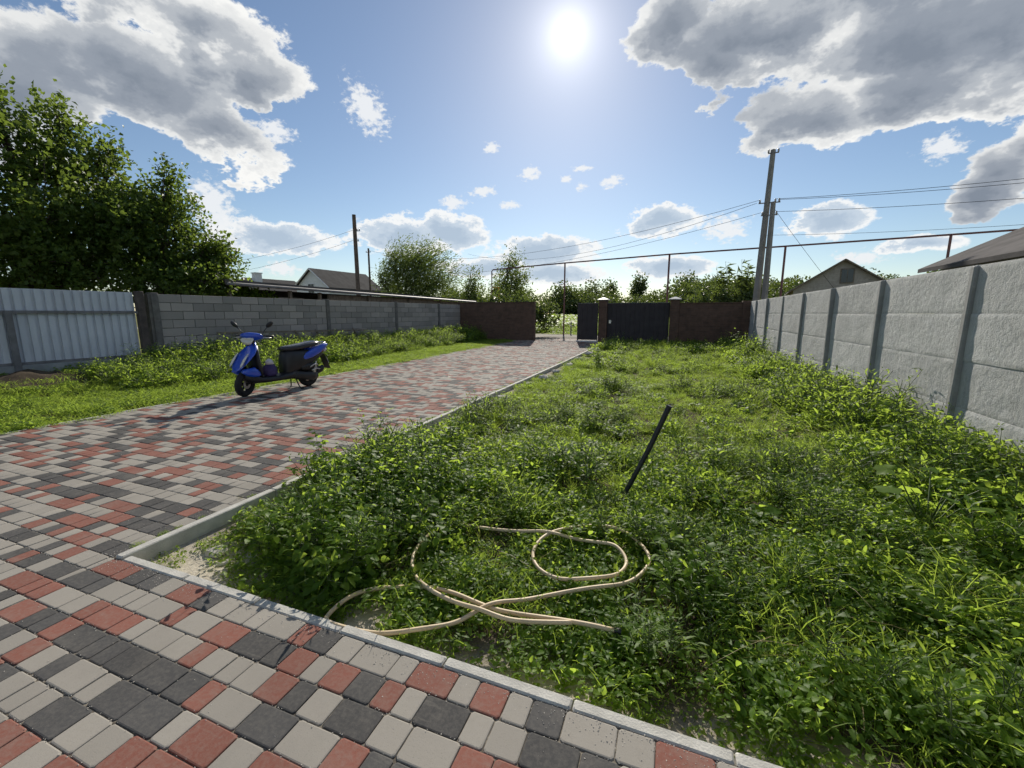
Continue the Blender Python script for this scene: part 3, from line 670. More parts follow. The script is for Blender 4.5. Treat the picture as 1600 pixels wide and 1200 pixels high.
# ------------------------------------------------------------------ poles and wires
def utility_pole(label, base, top, r0, r1, mat, arms, strut=None):
    root = thing('utility_pole', label, 'pole', base); t = Vector(top) - Vector(base)
    mb = MB(); mb.tube([(0, 0, -0.3), t * 0.5, t], [r0, (r0 + r1) / 2, r1], 10 if mat is M['pole_w'] else 4); mb.build('shaft', mat, root, auto=40)
    if strut:
        mb = MB(); s = Vector(strut[0]) - Vector(base), Vector(strut[1]) - Vector(base); mb.tube(s, [r0 * 0.9, r1], 4); mb.build('strut', mat, root)
    for (z, x0, x1, ins) in arms:
        p = t * (z / t.z); mb = MB(); mb.tube([p + Vector((x0, -0.05, 0)), p + Vector((x1, -0.05, 0))], 0.025, 6); a = mb.build('cross_arm', M['rail_steel'], root)
        for x in ins:
            ib = MB(); ib.lathe([(0.0, 0.0), (0.03, 0.0), (0.045, 0.05), (0.025, 0.07), (0.045, 0.10), (0.02, 0.14), (0.0, 0.14)], 'z', 10, tuple(p + Vector((x, -0.05, 0.02))), closed=False); ib.build('insulator', M['porcelain'], a, smooth=True)
utility_pole('tall concrete pole with a strut beside the brick wall at right', (3.5, 22.7, 0), (3.66, 22.7, 8.5), 0.17, 0.10, M['pole_c'], [(8.35, -0.2, 0.22, (-0.18, 0.2)), (6.28, -0.35, 0.5, (-0.3, 0.3, 0.45)), (5.75, -0.2, 0.45, (-0.15, 0.4))], ((3.86, 22.6, -0.3), (3.84, 22.62, 6.3)))
utility_pole('dark wooden pole above the block wall right of the white gabled house', (-22.05, 25.9, 0), (-22.05, 25.9, 8.45), 0.17, 0.13, M['pole_w'], [(7.3, -0.05, 0.5, (0.25, 0.45)), (6.6, -0.05, 0.35, (0.3,))])
utility_pole('thin distant pole at the left edge of the windblown willow', (-30.2, 37.3, 0), (-30.14, 37.3, 8.1), 0.12, 0.09, M['pole_w'], [(7.7, -0.3, 0.3, (-0.25, 0.25))])
def cable(label, a, b, sag, r=0.009):
    a, b = Vector(a), Vector(b); pts = []
    for i in range(25):
        t = i / 24; p = a.lerp(b, t) - Vector((0, 0, sag * 4 * t * (1 - t))); pts.append(p)
    mb = MB(); mb.tube([p - a for p in pts], r, 5); tag(mb.build('power_cable', M['wire'], loc=a), label, 'cable', 'overhead power cables')
cable('highest cable from the concrete pole to the right edge', (3.95, 22.65, 6.42), (24.5, 15.6, 6.3), 0.55)
cable('second cable from the concrete pole to the right edge', (4.1, 22.65, 6.38), (24.5, 15.9, 6.05), 0.55)
cable('third cable from the concrete pole to the right edge, below a close pair', (4.02, 22.65, 5.88), (24.5, 15.6, 5.35), 0.5)
cable('lowest faint cable running right just above the gas pipe', (3.7, 22.7, 4.9), (24.5, 17.5, 5.0), 0.5, 0.007)
cable('upper cable running left from the concrete pole across the sky', (3.3, 22.65, 6.42), (-30.14, 37.2, 7.9), 1.6)
cable('second upper cable running left from the concrete pole across the sky', (3.2, 22.65, 6.3), (-22.0, 44, 8.0), 1.4)
cable('lower cable running left from the concrete pole across the sky', (3.4, 22.65, 5.88), (-30.1, 37.2, 6.2), 1.5, 0.008)
cable('thin stay wire slanting down right from the concrete pole', (3.9, 22.6, 6.0), (7.2, 24.4, 2.3), 0.05, 0.008)
cable('upper cable from the wooden pole to the left edge', (-22.05, 25.85, 7.4), (-58, 22, 6.5), 1.9)
cable('lower cable from the wooden pole to the left edge', (-22.05, 25.85, 6.7), (-58, 24, 5.3), 1.7)

# ------------------------------------------------------------------ houses and sheds
def gable_house(label, loc, rz, w, l, eave, ridge, wall, roof, win, over=0.3, name='house', chimney=None):
    """gable wall faces local -y; ridge along y"""
    root = thing(name, label, 'house', loc, rz)
    mb = MB(); h = w / 2; v = [(-h, 0, 0), (h, 0, 0), (h, 0, eave), (0, 0, ridge), (-h, 0, eave)]; mb.add(v + [(x, l, z) for x, _, z in v], [(0, 1, 2, 3, 4), (9, 8, 7, 6, 5), (0, 5, 6, 1), (1, 6, 7, 2), (4, 9, 5, 0)]); mb.build('wall', wall, root)
    rf = None; s = (ridge - eave) / h
    for sd in (-1, 1):
        mb = MB(); t = 0.1; x1 = sd * (h + over); z1 = eave - s * over; ys = (-over, l + over)
        vs = [(0, ys[0], ridge + .02), (x1, ys[0], z1 + .02), (x1, ys[0], z1 + t + .02), (0, ys[0], ridge + t + .02)]; mb.add(vs + [(x, ys[1], z) for x, _, z in vs], [(0, 1, 2, 3), (7, 6, 5, 4), (0, 4, 5, 1), (1, 5, 6, 2), (2, 6, 7, 3), (3, 7, 4, 0)]); rf = mb.build('roof', roof, root)
        bb = MB(); n = Vector((x1, 0, z1 - ridge)); bb.tube([Vector((0, ys[0] - .03, ridge + .05)), Vector((x1, ys[0] - .03, z1 + .05))], 0.07, 4); bb.build('barge_board', M['trim'] if wall is M['house_white'] else M['wood'], rf)
    for (x, z, ww, hh) in win:
        f = MB(); f.box((x, -0.01, z), (ww + .12, 0.08, hh + .12)); f = f.build('window', M['trim'] if wall is M['house_white'] else M['wood'], root)
        for q in (-1, 1): g = MB(); g.box((x + q * (ww / 4 + .005), -0.045, z), (ww / 2 - .03, 0.03, hh - .03)); g.build('pane', M['glass'], f)
    if chimney:
        c = MB(); x, y, z0, z1, a, b = chimney; c.box((x, y, (z0 + z1) / 2), (a, b, z1 - z0)); c.box((x, y, z1 + .04), (a + .15, b + .15, .1)); c.build('chimney', M['house_white'], rf)
gable_house('white gabled house with a dark roof beyond the block wall', (-34.3, 33.6, 0), R(-4), 4.6, 7.2, 4.05, 5.78, M['house_white'], M['roof_dark'], [(-0.15, 3.9, 0.8, 0.9)])
gable_house('distant grey house with a white chimney, left of the white gabled house', (-47.6, 36.6, 0), R(-8), 6.0, 6.0, 3.8, 5.5, M['house_grey'], M['roof_dark'], [(0, 3.9, 0.8, 0.8)], chimney=(0.9, 0.9, 4.3, 6.1, 0.75, 0.75))
gable_house('pale brick gabled house with a dark attic window right of the pole', (12.0, 40.2, 0.0), R(-10), 6.2, 9.0, 3.3, 5.4, M['house_brick'], M['roof'], [(0.25, 4.25, 0.75, 1.0)], 0.35)
gable_house('low building whose dark metal roof shows above the concrete fence at far right', (9.7, 7.6, 0.0), 0.0, 6.6, 6.8, 2.62, 4.25, M['house_grey'], M['roof'], [], 0.35)
def build_shed():
    root = thing('long_shed', 'long low shed with a dark flat roof behind the block wall', 'shed', (-12.2, 9.0, 0)); o = Vector((-12.2, 9, 0))
    mb = MB(); x0, x1, y0, y1 = -15.2, -12.0, 8.6, 25.0; za, zb = 2.27, 2.16
    for t, m in ((0.0, 0),):
        mb.add([Vector(p) - o for p in ((x0, y0, za + .25), (x1, y0, za), (x1, y1, zb), (x0, y1, zb + .25), (x0, y0, za + .37), (x1, y0, za + .10), (x1, y1, zb + .10), (x0, y1, zb + .37))], [(3, 2, 1, 0), (4, 5, 6, 7), (0, 1, 5, 4), (1, 2, 6, 5), (2, 3, 7, 6), (3, 0, 4, 7)])
    rf = mb.build('roof', M['roof'], root)
    mb = MB(); mb.tube([Vector((x1 + .03, y0, za - .02)) - o, Vector((x1 + .03, y1, zb - .02)) - o], 0.05, 6); mb.build('gutter', M['rail_steel'], rf)
    for y in (8.9, 11.0, 12.3, 15, 18, 21, 24.6): MB().box(Vector((-12.25, y, 1.08)) - o, (0.1, 0.1, 2.16)).build('post', M['wood'], root)
    MB().box(Vector((-15.0, 16.8, 1.15)) - o, (0.12, 16, 2.3)).build('wall', M['mortar'], root)
    MB().box(Vector((-12.35, 18.6, 1.05)) - o, (0.08, 11.6, 2.1)).build('wall', M['wood'], root)
    MB().box(Vector((-13.6, 11.2, 1.62)) - o, (1.2, 2.2, 0.7)).build('stacked_boards', M['house_grey'], root)
build_shed()

# ------------------------------------------------------------------ foliage tools
def leaf_fan(pos, d, nrm, ln, wd, fold=0.25, droop=0.15, lv=None, detailed=False):
    """leaf-sized faces: arrays of base points, directions, normals, lengths and half widths"""
    n = len(pos); d = d / np.linalg.norm(d, axis=1, keepdims=True); s = np.cross(d, nrm); s /= np.maximum(1e-6, np.linalg.norm(s, axis=1, keepdims=True)); u = np.cross(s, d)
    ln = np.broadcast_to(ln, n)[:, None]; wd = np.broadcast_to(wd, n)[:, None]
    tip = pos + d * ln - u * ln * droop
    if not detailed:
        a = pos + d * ln * 0.45 + s * wd + u * wd * fold; b = pos + d * ln * 0.45 - s * wd + u * wd * fold
        V = np.stack([pos, a, tip, b], 1).reshape(-1, 3); k = np.arange(n)[:, None] * 4; F = np.concatenate([k + [0, 1, 2], k + [0, 2, 3]], 0)
        return V, F, np.repeat(lv if lv is not None else RNG.random(n), 4)
    mid = pos + d * ln * 0.5 + u * ln * 0.01; ring = [pos]
    prof = ((0.16, 0.66), (0.40, 1.0), (0.68, 0.74), (0.88, 0.34))
    for sd, pr in ((1, prof), (-1, prof[::-1])):
        for t, w in pr: ring.append(pos + d * ln * t + s * wd * w * sd + u * (wd * w * fold - ln * droop * t * t))
        if sd == 1: ring.append(tip)
    V = np.stack(ring + [mid], 1).reshape(-1, 3); k = np.arange(n)[:, None] * 11
    F = np.concatenate([k + [i, (i + 1) % 10, 10] for i in range(10)], 0)
    return V, F, np.repeat(lv if lv is not None else RNG.random(n), 11)
def blades(pos, d, ln, wd, bend, lv=None):
    """curved grass blades"""
    n = len(pos); d = d / np.linalg.norm(d, axis=1, keepdims=True); side = np.cross(d, RNG.normal(0, 1, (n, 3))); side /= np.linalg.norm(side, axis=1, keepdims=True)
    out = d.copy(); out[:, 2] = 0; out /= np.maximum(1e-6, np.linalg.norm(out, axis=1, keepdims=True)); ln = ln[:, None]; wd = np.broadcast_to(wd, n)[:, None]; bend = bend[:, None]; rings = []
    for t, w in ((0, 0.7), (0.4, 1.0), (0.75, 0.7)):
        c = pos + d * ln * t + out * ln * bend * t * t - np.array([0, 0, 1]) * ln * bend * 0.55 * t ** 2.5; rings += [c - side * wd * w, c + side * wd * w]
    rings.append(pos + d * ln + out * ln * bend - np.array([0, 0, 1]) * ln * bend * 0.55)
    V = np.stack(rings, 1).reshape(-1, 3); k = np.arange(n)[:, None] * 7; F = np.concatenate([k + t for t in ([0, 1, 3], [0, 3, 2], [2, 3, 5], [2, 5, 4], [4, 5, 6])], 0)
    return V, F, np.repeat(lv if lv is not None else RNG.random(n), 7)
def joined(parts):
    V, F, A, I = [], [], [], []; o = 0
    for (v, f, a, mi) in parts: V.append(v); F.append(f + o); A.append(a); I.append(np.full(len(f), mi)); o += len(v)
    return np.concatenate(V), np.concatenate(F), np.concatenate(A), np.concatenate(I)
def rand_dirs(n, up=0.0):
    v = RNG.normal(0, 1, (n, 3)); v /= np.linalg.norm(v, axis=1, keepdims=True); v[:, 2] += up; return v / np.linalg.norm(v, axis=1, keepdims=True)
def thin_tubes(paths, r0, r1, n=4):
    """tapered stems as one array mesh"""
    V, F, o = [], [], 0
    for p in paths:
        m = MB(); k = len(p); m.tube(p, [r0 + (r1 - r0) * i / (k - 1) for i in range(k)], n, cap=False)
        f = []
        for q in m.f: f += [(q[0], q[1], q[2]), (q[0], q[2], q[3])]
        V.append(np.array(m.v)); F.append(np.array(f) + o); o += len(m.v)
    return np.concatenate(V), np.concatenate(F)

# ------------------------------------------------------------------ trees
def limb_path(a, b, bow, n=6):
    a, b = Vector(a), Vector(b); L_ = (b - a).length; k = Vector((random.gauss(0, bow), random.gauss(0, bow), abs(random.gauss(0, bow)))) * L_
    return [a.lerp(b, i / (n - 1)) + k * (4 * (i / (n - 1)) * (1 - i / (n - 1))) * 0.5 for i in range(n)]
def make_tree(name, label, loc, lobes, trunk_h, trunk_r, twigs, per, leaf, mat, group=None, wind=(0, 0, 0), flat=0.0, spread=0.22, shoots=None, limbs=True, kind='tree'):
    """lobes: (x, y, z, rx, ry, rz) of the crown's masses, relative to the foot"""
    root = thing(name, label, kind, loc, group=group); mb = MB()
    cz = trunk_h; mb.tube([(0, 0, -0.3), (0.03, 0, cz * 0.5), (0, 0.02, cz)], [trunk_r * 1.2, trunk_r, trunk_r * 0.75], 8)
    vol = np.array([l[3] * l[4] * l[5] for l in lobes]) ** 0.75; vol = vol / vol.sum(); P, Dr = [], []; wind = np.array(wind)
    for l, sh in zip(lobes, vol):
        n = max(6, int(twigs * sh)); c = np.array(l[:3]); r = np.array(l[3:])
        q = rand_dirs(n) * (RNG.random((n, 1)) ** 0.42); pts = c + q * r * (1 + RNG.normal(0, 0.12, (n, 1)))
        if limbs:
            main = limb_path((0, 0, cz * 0.95), c, 0.10); mb.tube(main, [trunk_r * 0.55 - i * trunk_r * 0.075 for i in range(6)], 6)
            for p in pts[:: max(1, n // 26)]: mb.tube(limb_path(main[3 + random.randrange(3)], p, 0.1, 4), [trunk_r * 0.16, trunk_r * 0.12, trunk_r * 0.08, trunk_r * 0.03], 4)
        P.append(pts); Dr.append(q * 0.7 + np.array([0, 0, 0.35]) + (c - np.array([0, 0, cz])) / (np.linalg.norm(c - np.array([0, 0, cz])) + .1) * 0.5)
    mb.build('trunk', M['bark'], root, smooth=True)
    P = np.concatenate(P); Dr = np.concatenate(Dr); n = len(P) * per; idx = np.repeat(np.arange(len(P)), per)
    td = Dr[idx] + rand_dirs(n) * 0.5; td /= np.linalg.norm(td, axis=1, keepdims=True); t = RNG.random((n, 1)) * 2 - 0.6
    pos = P[idx] + Dr[idx] * t * spread + RNG.normal(0, spread * 0.42, (n, 3)) + wind * (t + 0.6) * spread
    d = td * 0.6 + rand_dirs(n) * 0.8 + wind * 0.9 - np.array([0, 0, flat]); nr = rand_dirs(n, 0.9); sz = leaf[0] * RNG.uniform(0.6, 1.35, n)
    lv = np.clip(np.repeat(RNG.random(len(P)), per) * 0.6 + RNG.random(n) * 0.5, 0, 1); V, F, A = leaf_fan(pos, d, nr, sz, sz * leaf[1], lv=lv)
    me = np_mesh('crown', V, F, mat, {'lv': A}); link(bpy.data.objects.new('crown', me), root); return root

make_tree('garden_tree', 'tall dense green tree rising behind the pale metal fence at far left', (-13.9, 5.4, 0.1),
          [(0.1, 0.2, 3.2, 1.7, 2.0, 1.5), (-0.2, 0.7, 4.9, 0.95, 1.0, 1.15), (0.1, 1.0, 5.75, 0.28, 0.4, 0.55), (0.2, -0.6, 5.0, 0.8, 0.8, 1.1), (0.1, -0.2, 5.9, .3, .4, .5), (0.3, 1.55, 4.6, 0.45, 0.6, 0.95), (0.2, 1.8, 5.35, 0.22, 0.28, 0.4), (0.6, 2.1, 4.0, 0.5, 0.75, 0.5), (-0.3, -1.9, 4.1, 1.2, 1.2, 1.6), (0.5, 0.9, 2.4, 1.2, 1.8, 1.0), (0.4, -1.6, 2.3, 1.2, 1.5, 1.1)],
          1.5, 0.16, 1750, 20, (0.105, 0.36), M['leaf_tree'], spread=0.18)
make_tree('garden_tree', 'shorter broad green tree rising behind the left end of the block wall', (-13.1, 7.5, 0.1),
          [(0.0, 0.1, 2.9, 1.1, 1.3, 1.1), (0.3, 0.3, 4.0, 0.6, 0.75, 0.75), (0.45, 0.35, 4.75, 0.2, 0.28, 0.42), (0.45, 1.1, 3.1, 0.65, 0.6, 0.55), (0.5, 1.4, 2.5, 0.55, 0.45, 0.5), (0.55, 1.75, 2.9, 0.25, 0.26, 0.26), (0.3, -0.9, 3.4, 0.8, 0.9, 0.8), (0.6, 0.2, 2.1, 0.8, 1.6, 0.5)],
          1.3, 0.13, 950, 20, (0.10, 0.36), M['leaf_tree'], spread=0.18)
make_tree('garden_shrub', 'low yellowish green shrub showing above the block wall under the shed roof', (-12.9, 9.6, 0.1), [(0, 0, 1.7, 0.4, 0.65, 0.4), (0.1, -0.8, 1.75, 0.35, 0.5, 0.4), (0, 0.7, 1.65, 0.3, 0.5, 0.3)],
          0.8, 0.05, 220, 16, (0.10, 0.4), M['leaf_weed'], spread=0.14, kind='shrub')
make_tree('willow_tree', 'grey green windblown willow behind the block wall, right of the wooden pole', (-22.6, 33.0, 0), [(0, 0, 4.6, 2.9, 2.6, 2.0), (-0.8, -0.4, 6.0, 1.3, 1.5, 1.2), (1.0, 0.6, 5.9, 1.5, 1.3, 1.2), (2.2, 1.2, 4.2, 1.4, 1.2, 1.3), (-2.0, -1.0, 4.2, 1.0, 1.2, 1.5), (0, 0, 2.6, 3.0, 2.5, 1.3)],
          2.0, 0.25, 1500, 12, (0.27, 0.12), M['leaf_willow'], wind=(0.9, 0.45, 0.05), spread=0.55)
for lab, loc, h, w, nl in (('slender pale birch left of the end of the gas pipe', (-16.9, 34.1, 0), 5.2, 0.9, 300), ('taller leafy birch standing at the elbow of the gas pipe', (-13.0, 33.4, 0), 6.4, 1.25, 520), ('small loose birch between the willow and the gas pipe', (-15.2, 35.6, 0), 4.8, 0.7, 220)):
    make_tree('birch_tree', lab, loc, [(0, 0, h * .45, w * 1.2, w * 1.2, h * .22), (w * .3, 0.1, h * .7, w * .8, w * .8, h * .18), (-w * .4, 0, h * .62, w * .6, w * .6, h * .18), (w * .1, 0, h * .88, w * .38, w * .38, h * .12), (w * .6, 0, h * .55, w * .7, w * .6, h * .16)],
              h * .3, 0.09, nl, 9, (0.15, 0.36), M['leaf_willow'], wind=(0.35, 0.15, 0), spread=0.42)
for lab, loc, lob in (('bushy green shrub leaning over the brick wall left of the gateway', (-9.2, 24.2, 0), [(0, 0, 1.5, 1.4, .8, .9), (1.6, 0, 1.3, 1.2, .8, .8), (-1.3, 0, 1.7, 1.0, .8, .7)]),
                      ('green overgrown shrub above the brick wall left of the concrete pole', (1.9, 25.2, 0), [(0, 0, 1.6, 1.6, .8, .75), (1.3, 0.3, 1.9, 1.0, .8, .6)])):
    make_tree('shrub', lab, loc, lob, 0.7, 0.05, 420, 12, (0.16, 0.38), M['leaf_far'], spread=0.22, kind='shrub')
def build_reed():
    root = thing('giant_reed', 'tall arching reed with drooping plumes left of the concrete pole', 'plant', (2.9, 25.6, 0.1)); paths = []; P, D_, Lv = [], [], []
    for i in range(26):
        x, y = random.uniform(-0.75, 0.9), random.uniform(-.3, .3); h = random.uniform(2.6, 4.2); lean = random.uniform(-0.5, 0.1) - 0.25 * (x < -0.2)
        p = [Vector((x + lean * t * t, y, h * t - 0.5 * abs(lean) * t ** 3)) for t in (0, .3, .6, .8, 1)]; p.append(p[-1] + Vector((0.25, 0, -0.1))); paths.append(p)
        for k in range(26):
            t = random.uniform(0.35, 1); P.append((x + lean * t * t, y, h * t - 0.5 * abs(lean) * t ** 3)); D_.append((random.gauss(0.55, .6), random.gauss(0, .4), random.uniform(-.3, .6)))
    V, F = thin_tubes(paths, 0.012, 0.006); link(bpy.data.objects.new('stem', np_mesh('stem', V, F, M['stem'])), root)
    V, F, A = leaf_fan(np.array(P), np.array(D_), rand_dirs(len(P), 1), RNG.uniform(.25, .5, len(P)), 0.022, droop=0.4); link(bpy.data.objects.new('foliage', np_mesh('foliage', V, F, M['leaf_willow'], {'lv': A})), root)
build_reed()
def build_woodland():
    """the far belt of trees beyond the meadow, seen as one mass"""
    P = []; sizes = []
    rr = np.random.default_rng(4)
    def heap(x, y, z0, w, h, n, s):
        q = rand_dirs(n) * rr.random((n, 1)) ** 0.3; P.append(np.array([x, y, z0 + h * .5]) + q * np.array([w, w, h * .55])); sizes.append(np.full(n, s))
    for i in range(150):
        x = rr.uniform(-75, 60); y = 76 + rr.uniform(-6, 18) - 0.10 * abs(x); h = rr.uniform(4.2, 6.6) * (0.9 + 0.2 * math.sin(x * .23)); heap(x, y, 0.5, h * .5, h, 950, 0.38)
    for i in range(90): x = rr.uniform(-45, 45); heap(x, 71 + rr.uniform(-3, 5), 0.3, rr.uniform(1.4, 2.6), rr.uniform(2.2, 4.0), 600, 0.32)
    for i in range(70): x = rr.uniform(8, 75); y = 75 + rr.uniform(0, 60); heap(x, y, 2 + (y - 75) * .05, 3, rr.uniform(4, 6.0), 600, 0.45)
    for i in range(60): x = rr.uniform(-130, -40); y = 70 + rr.uniform(0, 40); heap(x, y, 0, 3.2, rr.uniform(3.5, 5.5), 420, 0.48)
    P = np.concatenate(P); s = np.concatenate(sizes) * rr.uniform(.6, 1.3, len(P)); V, F, A = leaf_fan(P, rand_dirs(len(P)), rand_dirs(len(P), .8), s, s * .42)
    tag(link(bpy.data.objects.new('woodland', np_mesh('woodland', V, F, M['leaf_far'], {'lv': A}))), 'far belt of dark green woodland beyond the meadow', 'woodland', kind='stuff')
build_woodland()
for lab, x, y, h, w in (('tall narrow poplar standing above the far woodland', -7.4, 96, 9.0, 1.5), ('smaller narrow poplar above the far woodland, left of the tallest', -13.5, 98, 7.8, 1.0), ('round crowned tree above the far woodland, right of a gas pipe post', 2.0, 92, 8.4, 2.2), ('low rounded tree above the far woodland, second right of a gas pipe post', 6.6, 95, 7.2, 1.6), ('broad domed tree above the far woodland behind the gateway', -17.0, 92, 7.6, 4.2)):
    make_tree('far_tree', lab, (x, y, 0.3), [(0, 0, h * .55, w, w, h * .35), (w * .3, 0, h * .75, w * .7, w * .7, h * .22), (-w * .35, 0, h * .68, w * .65, w * .65, h * .22)], h * .3, .2, 230, 8, (0.42, 0.4), M['leaf_far'], spread=.75, limbs=False)

# ------------------------------------------------------------------ low plants of the garden: prototypes
protos = bpy.data.collections.new('plant_clumps'); PROTO = {}
def proto(kind, parts, mats):
    V, F, A, I = joined(parts); me = np_mesh('plant_clump', V, F, mats, {'lv': A}, smooth=True, midx=I); o = bpy.data.objects.new('plant_clump_%02d' % len(protos.objects), me); protos.objects.link(o)
    PROTO.setdefault(kind, []).append(len(protos.objects) - 1)
def disc_pts(n, r):
    a = RNG.random(n) * 2 * math.pi; q = np.sqrt(RNG.random(n)) * r; return np.stack([np.cos(a) * q, np.sin(a) * q, np.zeros(n)], 1)
def p_grass(n, r, h0, h1, w, lean=0.5, bend=(0.1, 0.9)):
    p = disc_pts(n, r); d = rand_dirs(n) * lean; d[:, 2] = 1; return (*blades(p, d, RNG.uniform(h0, h1, n), w, RNG.uniform(*bend, n)), 1)
def p_leaves(n, r, z0, z1, l0, l1, asp=0.27, tilt=0.55):
    p = disc_pts(n, r); p[:, 2] = z0 + (z1 - z0) * RNG.random(n) ** 0.7; d = rand_dirs(n); d[:, 2] = RNG.normal(0.15, 0.3, n); nr = rand_dirs(n) * tilt + np.array([0, 0, 1.0]); l = RNG.uniform(l0, l1, n)
    return (*leaf_fan(p, d, nr, l, l * asp, fold=0.35, droop=0.2, detailed=True), 0)
def p_stems(n, r, z, w=0.0016):
    b = disc_pts(n, r * .8); V, F = thin_tubes([[Vector(q), Vector(q) + Vector((random.gauss(0, .03), random.gauss(0, .03), z * .5)), Vector(q) + Vector((random.gauss(0, .05), random.gauss(0, .05), z))] for q in b], w, w * .6, 3); return (V, F, np.full(len(V), .4), 2)
def weed_arrays(h, nst, sp, leaf, asp, per, up=0.4, branch=0.12, narrow=False):
    """leafy upright weed: stems with leaves all along them"""
    paths, P, D_, Nn, Ln = [], [], [], [], []
    for s in range(nst):
        x, y = random.gauss(0, sp), random.gauss(0, sp); lx, ly = random.gauss(0, .16) * h + x * .5, random.gauss(0, .16) * h + y * .5; hh = h * random.uniform(.6, 1.1)
        path = [Vector((x + lx * t * t, y + ly * t * t, hh * t)) for t in (0, .25, .5, .75, 1)]; paths.append(path)
        for k in range(per):
            t = (k + random.random()) / per; t = 0.12 + 0.88 * t; b = Vector((x + lx * t * t, y + ly * t * t, hh * t)); a = k * 2.4 + random.gauss(0, .4); bl = branch * (1.15 - t) * random.uniform(.3, 1.2)
            dr = Vector((math.cos(a), math.sin(a), up + random.gauss(0, .25))); q = b + dr * bl
            for w in range(2 if bl > .03 else 1):
                P.append(tuple(b.lerp(q, 1 - w * .5))); D_.append((dr.x + random.gauss(0, .35), dr.y + random.gauss(0, .35), dr.z - .25 + random.gauss(0, .3))); Nn.append((-dr.x * .4 + random.gauss(0, .3), -dr.y * .4 + random.gauss(0, .3), 1)); Ln.append(leaf * random.uniform(.55, 1.2) * (1.15 - .55 * t))
            if bl > .04: paths.append([b, b.lerp(q, .5), q])
    V, F, A = leaf_fan(np.array(P), np.array(D_), np.array(Nn), np.array(Ln), np.array(Ln) * asp, fold=.3, droop=.22, detailed=True); Vs, Fs = thin_tubes(paths, .0035, .0012, 4)
    return (V, F, A), (Vs, Fs)
MATS3 = [M['leaf_low'], M['leaf_grass'], M['stem']]; MATSW = [M['leaf_weed'], M['leaf_grass'], M['stem']]
for k in range(3):
    proto('lawn', [p_grass(190, .22, .03, .10, .0017), p_leaves(45, .22, .005, .04, .012, .028)], MATS3)
    proto('mat', [p_leaves(230, .2, .004, .07, .018, .042), p_grass(22, .2, .05, .16, .0022), p_stems(16, .2, .05)], MATS3)
    proto('clover', [p_leaves(190, .18, .02, .15, .02, .044, .32), p_grass(34, .18, .08, .22, .0024), p_stems(26, .18, .11)], MATSW)
    proto('grass', [p_grass(75, .10, .12, .34, .0028, .45), p_leaves(25, .14, .01, .08, .02, .04)], MATS3)
    l, s = weed_arrays(.30, 5, .07, .046, .28, 17); proto('weed', [(*l, 0), (s[0], s[1], np.full(len(s[0]), .4), 2), p_leaves(50, .16, .01, .1, .02, .045)], MATSW)
    l, s = weed_arrays(.34, 5, .08, .075, .11, 20, up=.7, branch=.13); proto('feather', [(*l, 0), (s[0], s[1], np.full(len(s[0]), .4), 2), p_grass(25, .14, .1, .25, .0024)], MATSW)
def wide(n, r):
    p = disc_pts(n, r); p[:, 2] = RNG.uniform(.02, .10, n); d = rand_dirs(n); d[:, 2] = RNG.normal(.35, .2, n); l = RNG.uniform(.07, .14, n); return (*leaf_fan(p, d, rand_dirs(n) * .35 + np.array([0, 0, 1.]), l, l * .33, fold=.3, droop=.3, detailed=True), 0)
for k in range(3): proto('dry', [p_grass(26, .16, .06, .26, .0016, .9, (.2, 1.3)), p_leaves(12, .16, .0, .03, .015, .035)], [M['leaf_low'], M['straw'], M['stem']])
for k in range(2): proto('dock', [wide(14, .07), p_leaves(30, .14, .005, .05, .02, .04)], MATSW)

def scatter_tree(name, pts, rots, scl, idx, label):
    me = bpy.data.meshes.new(name); me.vertices.add(len(pts)); me.vertices.foreach_set('co', np.asarray(pts, np.float32).ravel())
    a = me.attributes.new('rot', 'FLOAT_VECTOR', 'POINT'); a.data.foreach_set('vector', np.asarray(rots, np.float32).ravel())
    a = me.attributes.new('scl', 'FLOAT_VECTOR', 'POINT'); a.data.foreach_set('vector', np.asarray(scl, np.float32).ravel())
    a = me.attributes.new('idx', 'INT', 'POINT'); a.data.foreach_set('value', np.asarray(idx, np.int32))
    o = tag(link(bpy.data.objects.new(name, me)), label, 'weeds', kind='stuff')
    ng = bpy.data.node_groups.new(name + '_scatter', 'GeometryNodeTree'); ng.interface.new_socket('Geometry', in_out='INPUT', socket_type='NodeSocketGeometry'); ng.interface.new_socket('Geometry', in_out='OUTPUT', socket_type='NodeSocketGeometry')
    N = ng.nodes.new; gi, go = N('NodeGroupInput'), N('NodeGroupOutput'); ip = N('GeometryNodeInstanceOnPoints'); ci = N('GeometryNodeCollectionInfo'); ci.inputs['Collection'].default_value = protos
    ci.inputs['Separate Children'].default_value = True; ci.inputs['Reset Children'].default_value = True; ip.inputs['Pick Instance'].default_value = True
    def na(nm, t): x = N('GeometryNodeInputNamedAttribute'); x.data_type = t; x.inputs['Name'].default_value = nm; return x.outputs['Attribute']
    er = N('FunctionNodeEulerToRotation'); Lk = ng.links.new
    Lk(gi.outputs[0], ip.inputs['Points']); Lk(ci.outputs[0], ip.inputs['Instance']); Lk(na('idx', 'INT'), ip.inputs['Instance Index']); Lk(na('rot', 'FLOAT_VECTOR'), er.inputs[0]); Lk(er.outputs[0], ip.inputs['Rotation']); Lk(na('scl', 'FLOAT_VECTOR'), ip.inputs['Scale']); Lk(ip.outputs[0], go.inputs[0])
    md = o.modifiers.new('scatter', 'NODES'); md.node_group = ng; return o

